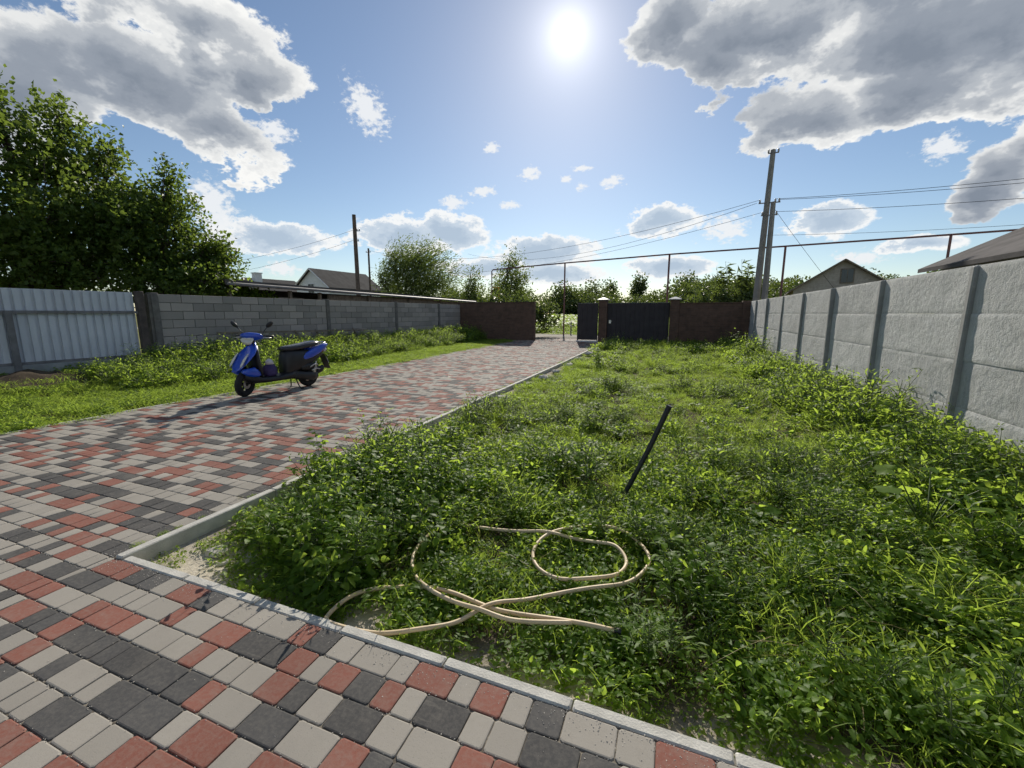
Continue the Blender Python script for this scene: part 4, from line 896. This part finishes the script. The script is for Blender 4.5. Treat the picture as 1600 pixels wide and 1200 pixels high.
def vnoise(x, y, s, seed=0):
    def h(i, j): v = math.sin(i * 127.1 + j * 311.7 + seed * 74.7) * 43758.5453; return v - math.floor(v)
    x, y = x * s, y * s; i, j = math.floor(x), math.floor(y); u, v = x - i, y - j; u, v = u * u * (3 - 2 * u), v * v * (3 - 2 * v)
    return (h(i, j) * (1 - u) + h(i + 1, j) * u) * (1 - v) + (h(i, j + 1) * (1 - u) + h(i + 1, j + 1) * u) * v
HOSE_C = [(-1.25, 1.75), (-0.9, 2.25), (-0.35, 2.25), (-0.6, 1.8)]
def garden_kind(x, y, r):
    """what grows where, and how tall: (kind, scale, keep)"""
    eB, eA = y - KBY1, x - KA1; n1 = vnoise(x, y, 0.9, 1); n2 = vnoise(x, y, 2.3, 2)
    if eB < 0.05 or eA < 0.05: return None
    corner = ((x + 2.64) / 0.28) ** 2 + ((y - 1.54) / 0.16) ** 2
    if corner < 1: return ('mat', .45, .12)
    if math.hypot((x - 1.35) / .55, (y - 9.9) / .33) < 1: return ('mat', .6, .08)
    edge = min(eA, eB)
    if edge < .2: return ('mat', .55, .22 + 1.5 * edge + .35 * n2)
    hd = min(math.hypot(x - a, y - b) for a, b in HOSE_C)
    if hd < .42 or (y < 1.75 and x < .3): return (('mat', .85, .95) if r < .8 else ('lawn', .9, .9))
    bush = math.exp(-(((x + 2.05) / .62) ** 2 + ((y - 2.35) / .75) ** 2)) + .9 * math.exp(-(((x + 2.35) / .42) ** 2 + ((y - 3.5) / .9) ** 2))
    if bush > .38 + .2 * (n2 - .5): return ((('weed', .95 + .35 * bush, 1), ('clover', 1.3, 1), ('feather', 1.0, 1), ('weed', 1.2, 1))[int(r * 4)])
    wall = smoothstep(1.2, 2.5, x + .5 * (n1 - .5)) * smoothstep(2.8, 4.5, y)
    if wall > .45: return ((('weed', .9 + .5 * wall, .9), ('clover', 1.35, 1), ('feather', 1.0 + .3 * wall, .8), ('grass', 1.1, .8), ('clover', 1.5, 1))[int(r * 5)])
    if y > 16.4: return ((('clover', 1.2, .8), ('weed', 1.1, .6), ('grass', 1.2, .9))[int(r * 3)])
    if y < 4.3:
        if n1 > .74: return ((('clover', .85, 1), ('feather', .7, .8), ('weed', .6, .8))[int(r * 3)])
        if n2 > .62: return ((('grass', .7, 1), ('lawn', 1.1, 1), ('clover', .8, 1), ('mat', 1.2, 1))[int(r * 4)])
        return ((('mat', 1.15, 1), ('clover', .75, 1), ('clover', .95, 1), ('grass', .75, .9), ('mat', 1.3, 1), ('feather', .6, .7), ('lawn', 1.3, 1))[int(r * 7)])
    if n1 > .66 and y < 9: return ((('feather', .75, .9), ('clover', .8, 1), ('grass', .6, 1))[int(r * 3)])
    if y > 11 and n2 > .5: return ((('weed', .8, .7), ('grass', .9, .8), ('clover', .9, .8))[int(r * 3)])
    return ((('lawn', 1.0, 1), ('lawn', 1.2, 1), ('lawn', .9, 1), ('grass', .4, .8), ('mat', .9, 1), ('clover', .5, .9))[int(r * 6)])
def build_garden():
    pts, rots, scl, idx = [], [], [], []; rnd = random.Random(21)
    for (y0, y1, dens) in ((KBY1, 3.2, 70), (3.2, 5.5, 54), (5.5, 9, 42), (9, 14, 34), (14, GATE_Y - .2, 28)):
        for _ in range(int((y1 - y0) * (FX - KA1) * dens)):
            x, y = rnd.uniform(KA1, FX - .05), rnd.uniform(y0, y1); g = garden_kind(x, y, rnd.random() * .9999)
            if g is None or rnd.random() > g[2]: continue
            s = g[1] * rnd.uniform(.65, 1.35); g = ('dry',) if rnd.random() < .07 else g; pts.append((x, y, gz(x, y) - .008)); rots.append((rnd.gauss(0, .14), rnd.gauss(0, .14), rnd.random() * 6.283)); scl.append((s * rnd.uniform(.8, 1.2), s * rnd.uniform(.8, 1.2), s * rnd.uniform(.7, 1.3))); idx.append(rnd.choice(PROTO[g[0]]))
    for _ in range(110):
        x, y = rnd.uniform(-2.2, 2.6), rnd.uniform(1.7, 9)
        if min(math.hypot(x - a, y - b) for a, b in HOSE_C) < .4: continue
        s = rnd.uniform(.5, .95) * (1 if y > 2.6 else .6); pts.append((x, y, gz(x, y))); rots.append((0, 0, rnd.random() * 6.28)); scl.append((s, s, s)); idx.append(rnd.choice(PROTO['dock']))
    scatter_tree('garden_weeds', pts, rots, scl, idx, 'overgrown grass, clover and low weeds covering the garden plot')
    pts, rots, scl, idx = [], [], [], []
    for _ in range(3400):
        y = rnd.uniform(.3, 19.5); x = rnd.uniform(WX(y) + .15, DX0 - .07); d = DX0 - x; n1 = vnoise(x, y, .8, 5); r = rnd.random()
        bare = math.exp(-(((x + 10.6) / .6) ** 2 + ((y - 4.0) / 1.2) ** 2)) + .45 * (x - WX(y) < .9 and y < 6.2)
        if rnd.random() < bare * .85: continue
        wall = x - WX(y)
        if wall < 1.7 and y > 5.9: k, s = (('weed', 1.5), ('feather', 1.6), ('clover', 1.6))[int(r * 3)]; s *= 1.0 if wall < 1.1 else .8
        elif d > 1.6 and y > 4.6: k, s = (('clover', 1.3), ('feather', 1.1), ('grass', .9), ('weed', 1.1))[int(r * 4)]
        else: k, s = (('lawn', 1.3), ('mat', .9), ('lawn', 1.5), ('grass', .5), ('clover', .6))[int(r * 5)]
        s *= rnd.uniform(.75, 1.25); pts.append((x, y, gz(x, y) - .01)); rots.append((rnd.gauss(0, .08), rnd.gauss(0, .08), rnd.random() * 6.28)); scl.append((s, s, s)); idx.append(rnd.choice(PROTO[k]))
    scatter_tree('verge_weeds', pts, rots, scl, idx, 'sunlit grass and tall weeds on the strip between driveway and left boundary')
    pts, rots, scl, idx = [], [], [], []
    for _ in range(900):
        y = 28.6 + 30 * rnd.random() ** 1.6; x = rnd.uniform(-22, 6); s = rnd.uniform(1.6, 3.4) * (1 + .02 * (y - 28)); k = rnd.choice(('lawn', 'lawn', 'grass'))
        if x < -8.2 and rnd.random() < .4: k = 'clover'; s *= 1.5
        pts.append((x, y, gz(x, y))); rots.append((0, 0, rnd.random() * 6.28)); scl.append((s * 1.6, s * 1.6, s * .7)); idx.append(rnd.choice(PROTO[k]))
    scatter_tree('meadow_grass', pts, rots, scl, idx, 'dry yellowish grass of the meadow beyond the gateway')
build_garden()

def build_grit():
    """sand grains and crumbs swept into the joints and against the kerb"""
    rnd = random.Random(9); V, F = [], []; n = 0
    for _ in range(5200):
        near = rnd.random()
        if near < .35: x, y = rnd.uniform(-3.2, 2.2), KBY0 - abs(rnd.gauss(0, .05))
        elif near < .7: x = rnd.uniform(-4.5, 1.5); y = KBY0 - .004 - ROW * rnd.randrange(0, 9) + rnd.gauss(0, .004)
        else: x, y = rnd.uniform(-6.5, 1.5), rnd.uniform(.2, 3.2)
        if y > KBY0 and x > KA0: x = KA0 - abs(rnd.gauss(0, .06))
        s = rnd.uniform(.0010, .0034); a = rnd.random() * 6.28; z = .0005
        p = [(x + math.cos(a + k * 2.09) * s * rnd.uniform(.7, 1.3), y + math.sin(a + k * 2.09) * s * rnd.uniform(.7, 1.3), z) for k in range(3)] + [(x, y, z + s * rnd.uniform(.6, 1.2))]
        V += p; F += [(n, n + 1, n + 3), (n + 1, n + 2, n + 3), (n + 2, n, n + 3)]; n += 4
    tag(link(bpy.data.objects.new('grit', np_mesh('grit', np.array(V), np.array(F), M['stone']))), 'sand grains and crumbs lying in the paving joints', 'grit', kind='stuff')
    pts, rots, scl, idx = [], [], [], []
    for _ in range(150):
        if rnd.random() < .55: x, y = KA0 - .01 - abs(rnd.gauss(0, .02)), rnd.uniform(1.4, 12)
        else: x, y = DX0 + .01 + abs(rnd.gauss(0, .03)), rnd.uniform(2, 14)
        s = rnd.uniform(.08, .22); pts.append((x, y, rise(y) - .003)); rots.append((0, 0, rnd.random() * 6.28)); scl.append((s, s, s * 1.4)); idx.append(rnd.choice(PROTO['lawn'] + PROTO['mat'] + PROTO['dry']))
    scatter_tree('joint_weeds', pts, rots, scl, idx, 'tiny grass sprigs growing in the paving joints along the kerbs')
build_grit()

# single plants that stand out
def weed_plant(label, x, y, h, nst, sp, leaf, asp, per, mat='leaf_weed', up=.4, branch=.12, name='tall_weed', z=None):
    root = thing(name, label, 'plant', (x, y, gz(x, y) if z is None else z)); l, s = weed_arrays(h, nst, sp, leaf, asp, per, up, branch)
    link(bpy.data.objects.new('stem', np_mesh('stem', s[0], s[1], M['stem'])), root); link(bpy.data.objects.new('foliage', np_mesh('foliage', l[0], l[1], M[mat], {'lv': l[2]})), root)
weed_plant('tall leafy weed rising over the driveway kerb near its front corner', -2.72, 2.66, .58, 4, .06, .085, .3, 16)
weed_plant('slim upright weed behind the taller one at the driveway kerb', -2.75, 3.35, .56, 3, .05, .075, .28, 15)
weed_plant('bushy dark weed at the left of the garden behind the bare sandy corner', -2.1, 2.05, .46, 9, .13, .075, .3, 18)
weed_plant('bushy weed mound between the kerb weeds and the hose loops', -1.75, 2.75, .48, 10, .15, .07, .3, 18)
weed_plant('leafy weed with pale tips just right of the hose loops', .14, 2.25, .42, 5, .05, .07, .34, 17)
weed_plant('yellowish weed with pointed leaves beside the free end of the hose', -.02, 1.83, .2, 3, .03, .07, .26, 9)
weed_plant('bright feathery bush of weeds left of the black pipe', -.75, 3.75, .4, 12, .2, .10, .13, 22, up=.8, branch=.16, name='feathery_weed')
weed_plant('feathery weed behind the black pipe in the middle of the garden', .35, 4.4, .34, 10, .18, .10, .12, 20, up=.8, branch=.15, name='feathery_weed')
weed_plant('green bush of weeds standing alone near the far end of the driveway kerb', -1.75, 12.0, .62, 12, .22, .09, .3, 20)
weed_plant('tall weed thicket against the far end of the concrete fence', 2.45, 15.6, 1.0, 12, .22, .12, .26, 22)
weed_plant('leafy weed at the foot of the concrete fence, fourth bay from the right', 2.6, 12.2, .7, 8, .14, .1, .3, 20)
weed_plant('broad leafed weed at the foot of the concrete fence, third bay from the right', 2.55, 9.0, .55, 8, .14, .1, .32, 18)
weed_plant('branching weed against the fence just left of the nearest post', 2.55, 6.35, .55, 6, .1, .11, .3, 16)
weed_plant('low bush of weeds in the sun at the foot of the nearest fence bay', 2.6, 4.9, .5, 12, .2, .09, .14, 22, up=.8, name='feathery_weed')
weed_plant('feathery dark weed below the big leaved plant at right', 1.95, 3.15, .4, 9, .16, .10, .13, 22, up=.8, branch=.16, name='feathery_weed')
weed_plant('weed clump in the verge behind the seat of the scooter', -9.2, 9.4, .62, 12, .25, .1, .3, 20)
weed_plant('dark weed thicket at the foot of the block wall left of the scooter', -10.4, 6.9, .75, 14, .35, .1, .26, 20)
weed_plant('pale weed growing at the foot of the brick wall left of the gateway', -9.4, 18.6, .9, 9, .25, .12, .3, 20)
def squash_plant():
    root = thing('broad_leaf_plant', 'plant with large rounded leaves near the right edge of the garden', 'plant', (1.72, 3.55, gz(1.72, 3.55))); paths = []
    for k in range(9):
        a = k * 2.4 + .3; r = random.uniform(.12, .38); h = random.uniform(.22, .4); c = Vector((math.cos(a) * r, math.sin(a) * r, h)); paths.append([Vector((0, 0, 0)), c * .6 + Vector((0, 0, .06)), c]); n = 14; mb = MB(); vs = [(c.x, c.y, c.z)]; s = random.uniform(.05, .085); tx, ty = random.gauss(0, .3), random.gauss(0, .3)
        for i in range(n):
            w = 2 * math.pi * i / n; q = s * (1 + .16 * math.cos(5 * w) - .5 * max(0, math.cos(w - a - math.pi)) ** 6); x, y = math.cos(w) * q, math.sin(w) * q; vs.append((c.x + x, c.y + y, c.z + tx * x + ty * y - .12 * s * (q / s) ** 2 + random.gauss(0, .006)))
        mb.add(vs, [(0, 1 + i, 1 + (i + 1) % n) for i in range(n)]); lf = mb.build('leaf', M['leaf_weed'], root, smooth=True); at = lf.data.attributes.new('lv', 'FLOAT', 'POINT'); at.data.foreach_set('value', [random.uniform(.6, 1)] * len(lf.data.vertices))
    V, F = thin_tubes(paths, .006, .003, 5); link(bpy.data.objects.new('stem', np_mesh('stem', V, F, M['stem'])), root)
squash_plant()

# ------------------------------------------------------------------ hose, black pipe, rubble
HOSE = [(-0.17, 1.76), (-0.362, 1.731), (-0.654, 1.685), (-0.81, 1.695), (-0.967, 1.719), (-1.126, 1.727), (-1.282, 1.695), (-1.394, 1.625), (-1.471, 1.528), (-1.478, 1.411), (-1.453, 1.344), (-1.373, 1.317), (-1.234, 1.336), (-1.122, 1.373), (-1.003, 1.441), (-0.91, 1.514), (-0.825, 1.611), (-0.746, 1.709), (-0.662, 1.776), (-0.577, 1.85), (-0.449, 1.934), (-0.301, 2.009), (-0.204, 2.076), (-0.119, 2.168), (-0.06, 2.304), (-0.045, 2.421), (-0.091, 2.572), (-0.196, 2.687), (-0.318, 2.715), (-0.47, 2.677), (-0.606, 2.569), (-0.691, 2.429), (-0.719, 2.27), (-0.689, 2.162), (-0.609, 2.07), (-0.502, 2.034), (-0.39, 2.041), (-0.287, 2.085), (-0.207, 2.159), (-0.171, 2.275), (-0.176, 2.357), (-0.235, 2.448), (-0.31, 2.483), (-0.482, 2.481), (-0.68, 2.45), (-0.857, 2.447), (-1.037, 2.431), (-1.181, 2.407), (-1.313, 2.357), (-1.385, 2.273), (-1.41, 2.122), (-1.371, 1.962), (-1.316, 1.855), (-1.234, 1.769), (-1.103, 1.69), (-0.992, 1.657), (-0.849, 1.631), (-0.748, 1.621), (-0.632, 1.628), (-0.502, 1.655), (-0.354, 1.699)]
def catmull(p, n=6):
    q = [p[0]] + p + [p[-1]]; out = []
    for i in range(1, len(q) - 2):
        a, b, c, d = (np.array(v) for v in q[i - 1:i + 3])
        for k in range(n):
            t = k / n; out.append(.5 * (2 * b + (c - a) * t + (2 * a - 5 * b + 4 * c - d) * t * t + (3 * b - a - 3 * c + d) * t ** 3))
    return out + [np.array(p[-1])]
def build_hose():
    pts = catmull([tuple(p) for p in HOSE]); path = []; o = Vector((pts[0][0], pts[0][1], -.1))
    for i, p in enumerate(pts):
        z = -.022 + .012 * math.sin(i * .11) + .008 * math.sin(i * .31)
        for j in range(0, i - 14):                       # where it crosses itself it lies on top
            dd = math.hypot(p[0] - pts[j][0], p[1] - pts[j][1])
            if dd < .10: z = max(z, path[j].z + o.z + .028 * (1 - dd / .10) + .0)
        path.append(Vector((p[0], p[1], z)) - o)
    for _ in range(14): path = [path[0]] + [(path[i - 1] + path[i] * 2 + path[i + 1]) / 4 for i in range(1, len(path) - 1)] + [path[-1]]
    root = thing('garden_hose', 'beige rubber hose lying in loose loops on the weeds', 'hose', o)
    MB().tube(path, .0105, 10).build('hose_body', M['hose'], root, smooth=True)
    e = path[0]; d = (path[0] - path[2]).normalized(); MB().tube([e, e + d * .03], [.0125, .0125], 10).build('hose_end', M['black'], root)
build_hose()
tag(MB().tube([(0, 0, -.15), (.13, .02, .12), (.275, .04, .46), (.385, .05, .76), (.40, .05, .80)], [.019, .019, .02, .02, .022], 12).build('black_pipe', M['blackpipe'], loc=(-.39, 3.25, -.08), auto=40), 'black plastic pipe stuck slanting in the weeds', 'pipe')
stone_me = []
for k in range(4):
    mb = MB(); n = 7; vs = []
    for r_, z_ in ((.6, -.3), (1, 0), (.8, .35), (.35, .5)):
        for i in range(n): w = 2 * math.pi * i / n; q = r_ * random.uniform(.75, 1.2); vs.append((math.cos(w) * q * .09, math.sin(w) * q * .07, (z_ + random.uniform(-.1, .1)) * .08))
    mb.add(vs, [(a * n + i, a * n + (i + 1) % n, a * n + n + (i + 1) % n, a * n + n + i) for a in range(3) for i in range(n)] + [tuple(range(3 * n, 4 * n))]); stone_me.append(mb.mesh('rubble_stone', M['stone']))
ORD = ('nearest', 'second', 'third', 'fourth', 'fifth', 'sixth', 'seventh', 'eighth', 'farthest')
for i, (x, y, s) in enumerate(((-2.72, 5.0, 1.0), (-2.68, 6.6, 1.2), (-2.73, 8.2, 1.0), (-2.66, 9.0, 1.4), (-2.7, 10.2, 1.2), (-2.66, 11.5, 1.5), (-2.72, 13.0, 1.6), (-2.65, 14.6, 1.8), (-2.7, 16.2, 1.8))):
    o = bpy.data.objects.new('rubble_stone', stone_me[i % 4]); o.location = (x, y, gz(x, y) + .045 * s); o.scale = (s, s * 1.3, s); o.rotation_euler = (0, 0, random.random() * 6); tag(link(o), ORD[i] + ' pale lump of rubble in the grass along the driveway kerb', 'stone', 'rubble along the driveway kerb')
for i, (x, y, s) in enumerate(((-2.66, 1.66, .8), (-2.5, 1.6, .45), (-2.4, 1.7, .55))):
    o = bpy.data.objects.new('rubble_stone', stone_me[(i + 1) % 4]); o.location = (x, y, gz(x, y) + .01); o.scale = (s * 1.4, s, s * .8); o.rotation_euler = (0, 0, 1.1 * i); tag(link(o), ('largest', 'smallest', 'farthest right')[i] + ' lump of earth and mortar on the bare sandy kerb corner', 'stone', 'lumps on the sandy corner')

# ------------------------------------------------------------------ the scooter
def build_scooter():
    F_, B_ = Vector((-6.77, 4.97, 0)), Vector((-6.62, 6.24, 0)); d = (F_ - B_).normalized(); rz = math.atan2(d.y, d.x) + R(1); SC = 0.97
    B_ = (F_ + B_) / 2 - Vector((math.cos(rz), math.sin(rz), 0)) * 0.635 * SC
    root = thing('motor_scooter', 'blue and black motor scooter parked on its stand at the driveway edge', 'scooter', B_, rz); root.scale = (SC, SC, SC)
    AX, WR = 1.27, 0.222; steer = R(20)
    def st(p): piv = Vector((1.30 - .23 * p.z, 0, 0)); return Matrix.Rotation(steer, 3, 'Z') @ (p - piv) + piv
    def wheel(name, x, turn):
        prof = [(WR - .056 + .056 * math.cos(a), .052 * math.sin(a)) for a in np.linspace(0, 2 * math.pi, 14, endpoint=False)]
        f = st if turn else (lambda p: p)
        mb = MB(); mb.lathe(prof, 'y', 36, (x, 0, WR)); w = mb.xf(f).build(name, M['tyre'], root, smooth=True)
        mb = MB(); mb.lathe([(.135, -.035), (.135, .035), (.120, .035), (.120, -.035)], 'y', 30, (x, 0, WR)); mb.lathe([(.0, -.045), (.035, -.045), (.035, .045), (.0, .045)], 'y', 16, (x, 0, WR), closed=False)
        for k in range(5):
            a = 2 * math.pi * k / 5 + .3; mb.tube([(x + .03 * math.cos(a), 0, WR + .03 * math.sin(a)), (x + .125 * math.cos(a), 0, WR + .125 * math.sin(a))], [.022, .014], 6)
        mb.xf(f).build('rim', M['rim'], w, auto=40)
        mb = MB(); mb.lathe([(.085, .038), (.085, .042), (.03, .042), (.03, .038)], 'y', 24, (x, 0, WR)); mb.xf(f).build('brake_disc', M['chrome'], w)
    wheel('front_wheel', AX, True); wheel('rear_wheel', 0, False)
    mb = MB()
    for s in (-1, 1): mb.tube([(AX, s * .075, WR), (AX - .05, s * .075, .40), (AX - .10, s * .06, .52)], .022, 8)
    mb.xf(st).build('fork', M['black'], root, smooth=True)
    mb = MB()                                             # mudguard over the front wheel
    vs = []; n = 12
    for i in range(n + 1):
        a = R(85 + 65 * i / n)
        for s, rr in ((-.055, .22), (-.045, .235), (0, .24), (.045, .235), (.055, .22)): vs.append((AX + rr * math.cos(a), s, WR + rr * math.sin(a)))
    mb.add(vs, [(i * 5 + k, i * 5 + k + 1, i * 5 + k + 6, i * 5 + k + 5) for i in range(n) for k in range(4)]); mb.xf(st).build('mudguard', M['black'], root, smooth=True)
    # apron
    mb = MB(); mb.loft([(1.41, .475, 115, .03, .014, 2), (1.385, .505, 122, .10, .035, 2.2), (1.34, .56, 130, .175, .07, 2.5), (1.275, .64, 140, .225, .09, 2.7), (1.20, .73, 150, .225, .095, 2.7), (1.13, .82, 158, .175, .085, 2.4), (1.085, .89, 165, .095, .07, 2.2), (1.065, .945, 170, .06, .05, 2)], 24)
    ap = mb.build('front_apron', M['blue'], root, smooth=True)
    for s in (-1, 1):
        mb = MB(); mb.loft([(1.36, .47, 125, .035, .035), (1.27, .44, 110, .045, .07), (1.17, .43, 100, .04, .09), (1.09, .40, 95, .03, .06), (1.04, .38, 90, .012, .02)], 14, y0=s * .135); mb.build('lower_cowl', M['blue'], root, smooth=True)
        mb = MB(); mb.loft([(1.395, .545, 130, .016, .02, 2), (1.365, .595, 135, .034, .045, 2), (1.315, .675, 145, .03, .042, 2), (1.25, .76, 150, .01, .012, 2)], 12, y0=s * .148); mb.build('turn_signal', M['lens'], ap, smooth=True)
    mb = MB(); mb.loft([(1.02, .30, 0, .15, .03), (1.05, .45, 10, .19, .04), (1.08, .62, 15, .19, .05), (1.07, .78, 15, .15, .05), (1.05, .89, 15, .09, .05)], 18); mb.build('leg_shield', M['black'], root, smooth=True)
    mb = MB(); mb.loft([(1.30, .36, 90, .09, .07), (1.15, .31, 90, .14, .09), (1.0, .265, 90, .16, .055), (.7, .26, 90, .165, .05), (.45, .28, 90, .165, .07), (.32, .30, 90, .14, .08)], 18, 4); mb.build('floorboard', M['black'], root, smooth=True)
    mb = MB(); mb.loft([(.54, .45, 90, .10, .19), (.49, .50, 90, .145, .27), (.36, .54, 90, .155, .235), (.15, .56, 90, .15, .20), (-.10, .60, 90, .13, .12), (-.30, .66, 90, .09, .07)], 20, 3); mb.build('under_seat_body', M['black'], root, smooth=True)
    mb = MB(); mb.loft([(.55, .785, 90, .05, .012, 2), (.52, .785, 90, .105, .04), (.42, .79, 90, .135, .05), (.24, .80, 90, .15, .055), (.08, .82, 90, .15, .06), (-.10, .845, 90, .14, .06), (-.22, .855, 90, .115, .048), (-.28, .845, 90, .07, .02, 2)], 22, 2.8); mb.build('seat', M['seat'], root, smooth=True)
    for s in (-1, 1):
        mb = MB(); mb.loft([(.24, .57, 95, .012, .03, 2), (.12, .615, 100, .034, .07), (-.06, .68, 104, .046, .10), (-.22, .74, 106, .05, .092), (-.35, .79, 108, .036, .06), (-.41, .815, 108, .012, .018, 2)], 14, y0=s * .125); mb.build('tail_panel', M['blue'], root, smooth=True)
        mb = MB(); mb.loft([(-0.327, .70, 100, .02, .03, 2), (-0.370, .715, 100, .025, .035, 2), (-0.396, .72, 100, .008, .012, 2)], 12, y0=s * .11); mb.build('rear_signal', M['lens'], root, smooth=True)
    mb = MB(); mb.loft([(-0.292, .70, 90, .10, .05), (-0.361, .715, 90, .09, .045), (-0.396, .72, 90, .06, .025)], 14, 3); mb.build('tail_light', M['red_lens'], root, smooth=True)
    mb = MB(); mb.tube([(-.12, .12, .80), (-0.310, .13, .845), (-0.396, .09, .86), (-0.413, 0, .865), (-0.396, -.09, .86), (-0.310, -.13, .845), (-.12, -.12, .80)], .014, 8); mb.build('grab_rail', M['chrome'], root, smooth=True)
    mb = MB(); mb.box((-0.421, 0, .47), (.012, .17, .34), Matrix.Rotation(R(22), 3, 'Y')); mb.tube([(-0.310, 0, .64), (-0.387, 0, .60)], .02, 6); mb.build('rear_mudflap', M['black'], root); mb = MB(); mb.box((-0.433, 0, .50), (.006, .16, .12), Matrix.Rotation(R(22), 3, 'Y')); mb.build('plate', M['cap'], root)
    # engine, gear case, silencer, shock absorber
    mb = MB(); mb.loft([(.42, .27, 90, .05, .06), (.30, .26, 90, .07, .085), (.12, .23, 90, .065, .085), (-.03, .215, 90, .06, .095), (-.14, .22, 90, .035, .05)], 18, 2.6, y0=.10); mb.build('gear_case', M['black'], root, smooth=True)
    mb = MB(); mb.loft([(.22, .40, 90, .05, .05), (.10, .41, 90, .06, .07), (-.06, .41, 90, .06, .065), (-.16, .40, 90, .04, .03)], 16, 3, y0=.09); mb.build('air_box', M['black'], root, smooth=True)
    mb = MB(); mb.tube([(.30, -.10, .20), (.1, -.16, .19), (-.02, -.16, .24)], .018, 8); mb.tube([(-.02, -.16, .24), (-.06, -.16, .26), (-.33, -.16, .34), (-.36, -.16, .35)], [.03, .058, .06, .04], 14); mb.build('silencer', M['rim'], root, smooth=True)
    mb = MB(); mb.loft([(-.16, .30, 100, .02, .06), (-.22, .31, 100, .04, .075), (-.30, .33, 100, .04, .07), (-.34, .34, 100, .02, .03)], 14, 2.4, y0=.06); mb.build('rear_hugger', M['black'], root, smooth=True)
    mb = MB(); mb.tube([(-.03, .13, .22), (-.12, .12, .50)], .014, 8)
    for k in range(9): t = .25 + .07 * k; mb.lathe([(.034, -.006), (.034, .006), (.024, .006), (.024, -.006)], 'z', 12, (-.03 - .09 * t, .13 - .01 * t, .22 + .28 * t))
    mb.build('shock_absorber', M['chrome'], root); mb = MB(); mb.tube([(.02, .155, .33), (-.08, .155, .36), (-.17, .15, .34)], .013, 6); mb.tube([(.05, .155, .40), (-.05, .158, .45), (-.13, .155, .43)], .012, 6); mb.build('engine_trim', M['chrome'], root, smooth=True)
    for s in (-1, 1):
        mb = MB(); mb.tube([(.33, s * .07, .20), (.30, s * .12, .05), (.29, s * .15, .012), (.24, s * .16, .012)], .012, 6); mb.build('stand_leg', M['black'], root, smooth=True)
    # steering head: cowl, headlight, bars, mirrors
    t0 = 1.0
    mb = MB(); mb.loft([(1.09, 1.03, 100, .012, .03, 2), ], 4) if False else None
    vs = []; n = 18; secs = [(-.20, .03, .025), (-.18, .05, .045), (-.11, .07, .065), (0, .085, .075), (.11, .07, .065), (.18, .05, .045), (.20, .03, .025)]
    mb = MB()
    for (y, a, b) in secs:
        for k in range(n): w = 2 * math.pi * k / n; vs.append((1.05 + (.055 - abs(y) * .22) + a * 1.05 * math.cos(w), y, 1.045 + b * math.sin(w) + .02 * math.cos(w)))
    m = len(secs); mb.add(vs, [(i * n + k, i * n + (k + 1) % n, i * n + n + (k + 1) % n, i * n + n + k) for i in range(m - 1) for k in range(n)] + [tuple(range(n - 1, -1, -1)), tuple(range((m - 1) * n, m * n))]); cw = mb.xf(st).build('handlebar_cowl', M['blue'], root, smooth=True)
    mb = MB(); mb.loft([(1.12, .915, 100, .035, .03), (1.17, .95, 100, .085, .04), (1.185, .99, 100, .13, .035), (1.15, 1.015, 100, .11, .02)], 16, 2.4); mb.xf(st).build('headlight', M['lens'], cw, smooth=True)
    mb = MB(); mb.tube([(1.08, 0, .88), (1.075, 0, 1.03)], [.07, .06], 12); mb.xf(st).build('steering_column', M['black'], root, smooth=True)
    for s in (-1, 1):
        mb = MB(); mb.tube([(1.03, s * .2, 1.05), (1.0, s * .28, 1.05), (.985, s * .36, 1.045)], .018, 8); mb.xf(st).build('grip', M['black'], cw, smooth=True)
        mb = MB(); mb.tube([(1.07, s * .22, 1.035), (1.085, s * .28, 1.03), (1.06, s * .36, 1.02)], .008, 6); mb.xf(st).build('brake_lever', M['chrome'], cw, smooth=True)
        mb = MB(); mb.tube([(1.03, s * .18, 1.08), (1.04, s * .23, 1.15), (1.05, s * .30, 1.22)], .007, 6); mb.xf(st); mr = mb.build('mirror', M['black'], root, smooth=True)
        mb = MB(); mb.loft([(1.035, 1.255, 80, .03, .02, 2), (1.05, 1.255, 80, .07, .048, 2.2), (1.075, 1.255, 80, .05, .03, 2)], 16, 2.2, y0=s * .335); mb.xf(lambda p: st(Vector((p.x, p.y, p.z + (p.y * s - .335) * .5)))).build('mirror_head', M['black'], mr, smooth=True)
    mb = MB(); mb.tube([(1.06, .05, 1.0), (1.10, .09, .9), (1.13, .10, .8)], .007, 6); mb.tube([(1.06, -.05, 1.0), (1.10, -.10, .9), (1.13, -.11, .8)], .007, 6); mb.build('cables', M['black'], root, smooth=True)
    # bag on the footboard
    c = Vector((.80, 0.02, .30)); w = Matrix.Rotation(rz, 3, 'Z') @ (c * SC) + B_
    bag = thing('cloth_bag', 'dark purple bundle with a whitish top on the footboard of the scooter', 'bag', w, rz); bag.scale = (SC, SC, SC)
    mb = MB(); mb.loft([(0, .01, 0, .07, .10, 2.4), (0, .06, 0, .10, .13, 2.4), (.01, .13, 0, .105, .13, 2.2), (.0, .19, 0, .085, .105, 2), (-.01, .225, 0, .05, .07, 2)], 18); mb.build('bag_body', M['purple'], bag, smooth=True)
    mb = MB(); mb.loft([(-.01, .222, 0, .05, .072, 2), (.0, .26, 0, .06, .075, 2), (.0, .30, 0, .045, .055, 2), (.0, .325, 0, .015, .02, 2)], 16); mb.build('bag_top', M['white_cloth'], bag, smooth=True)
build_scooter()
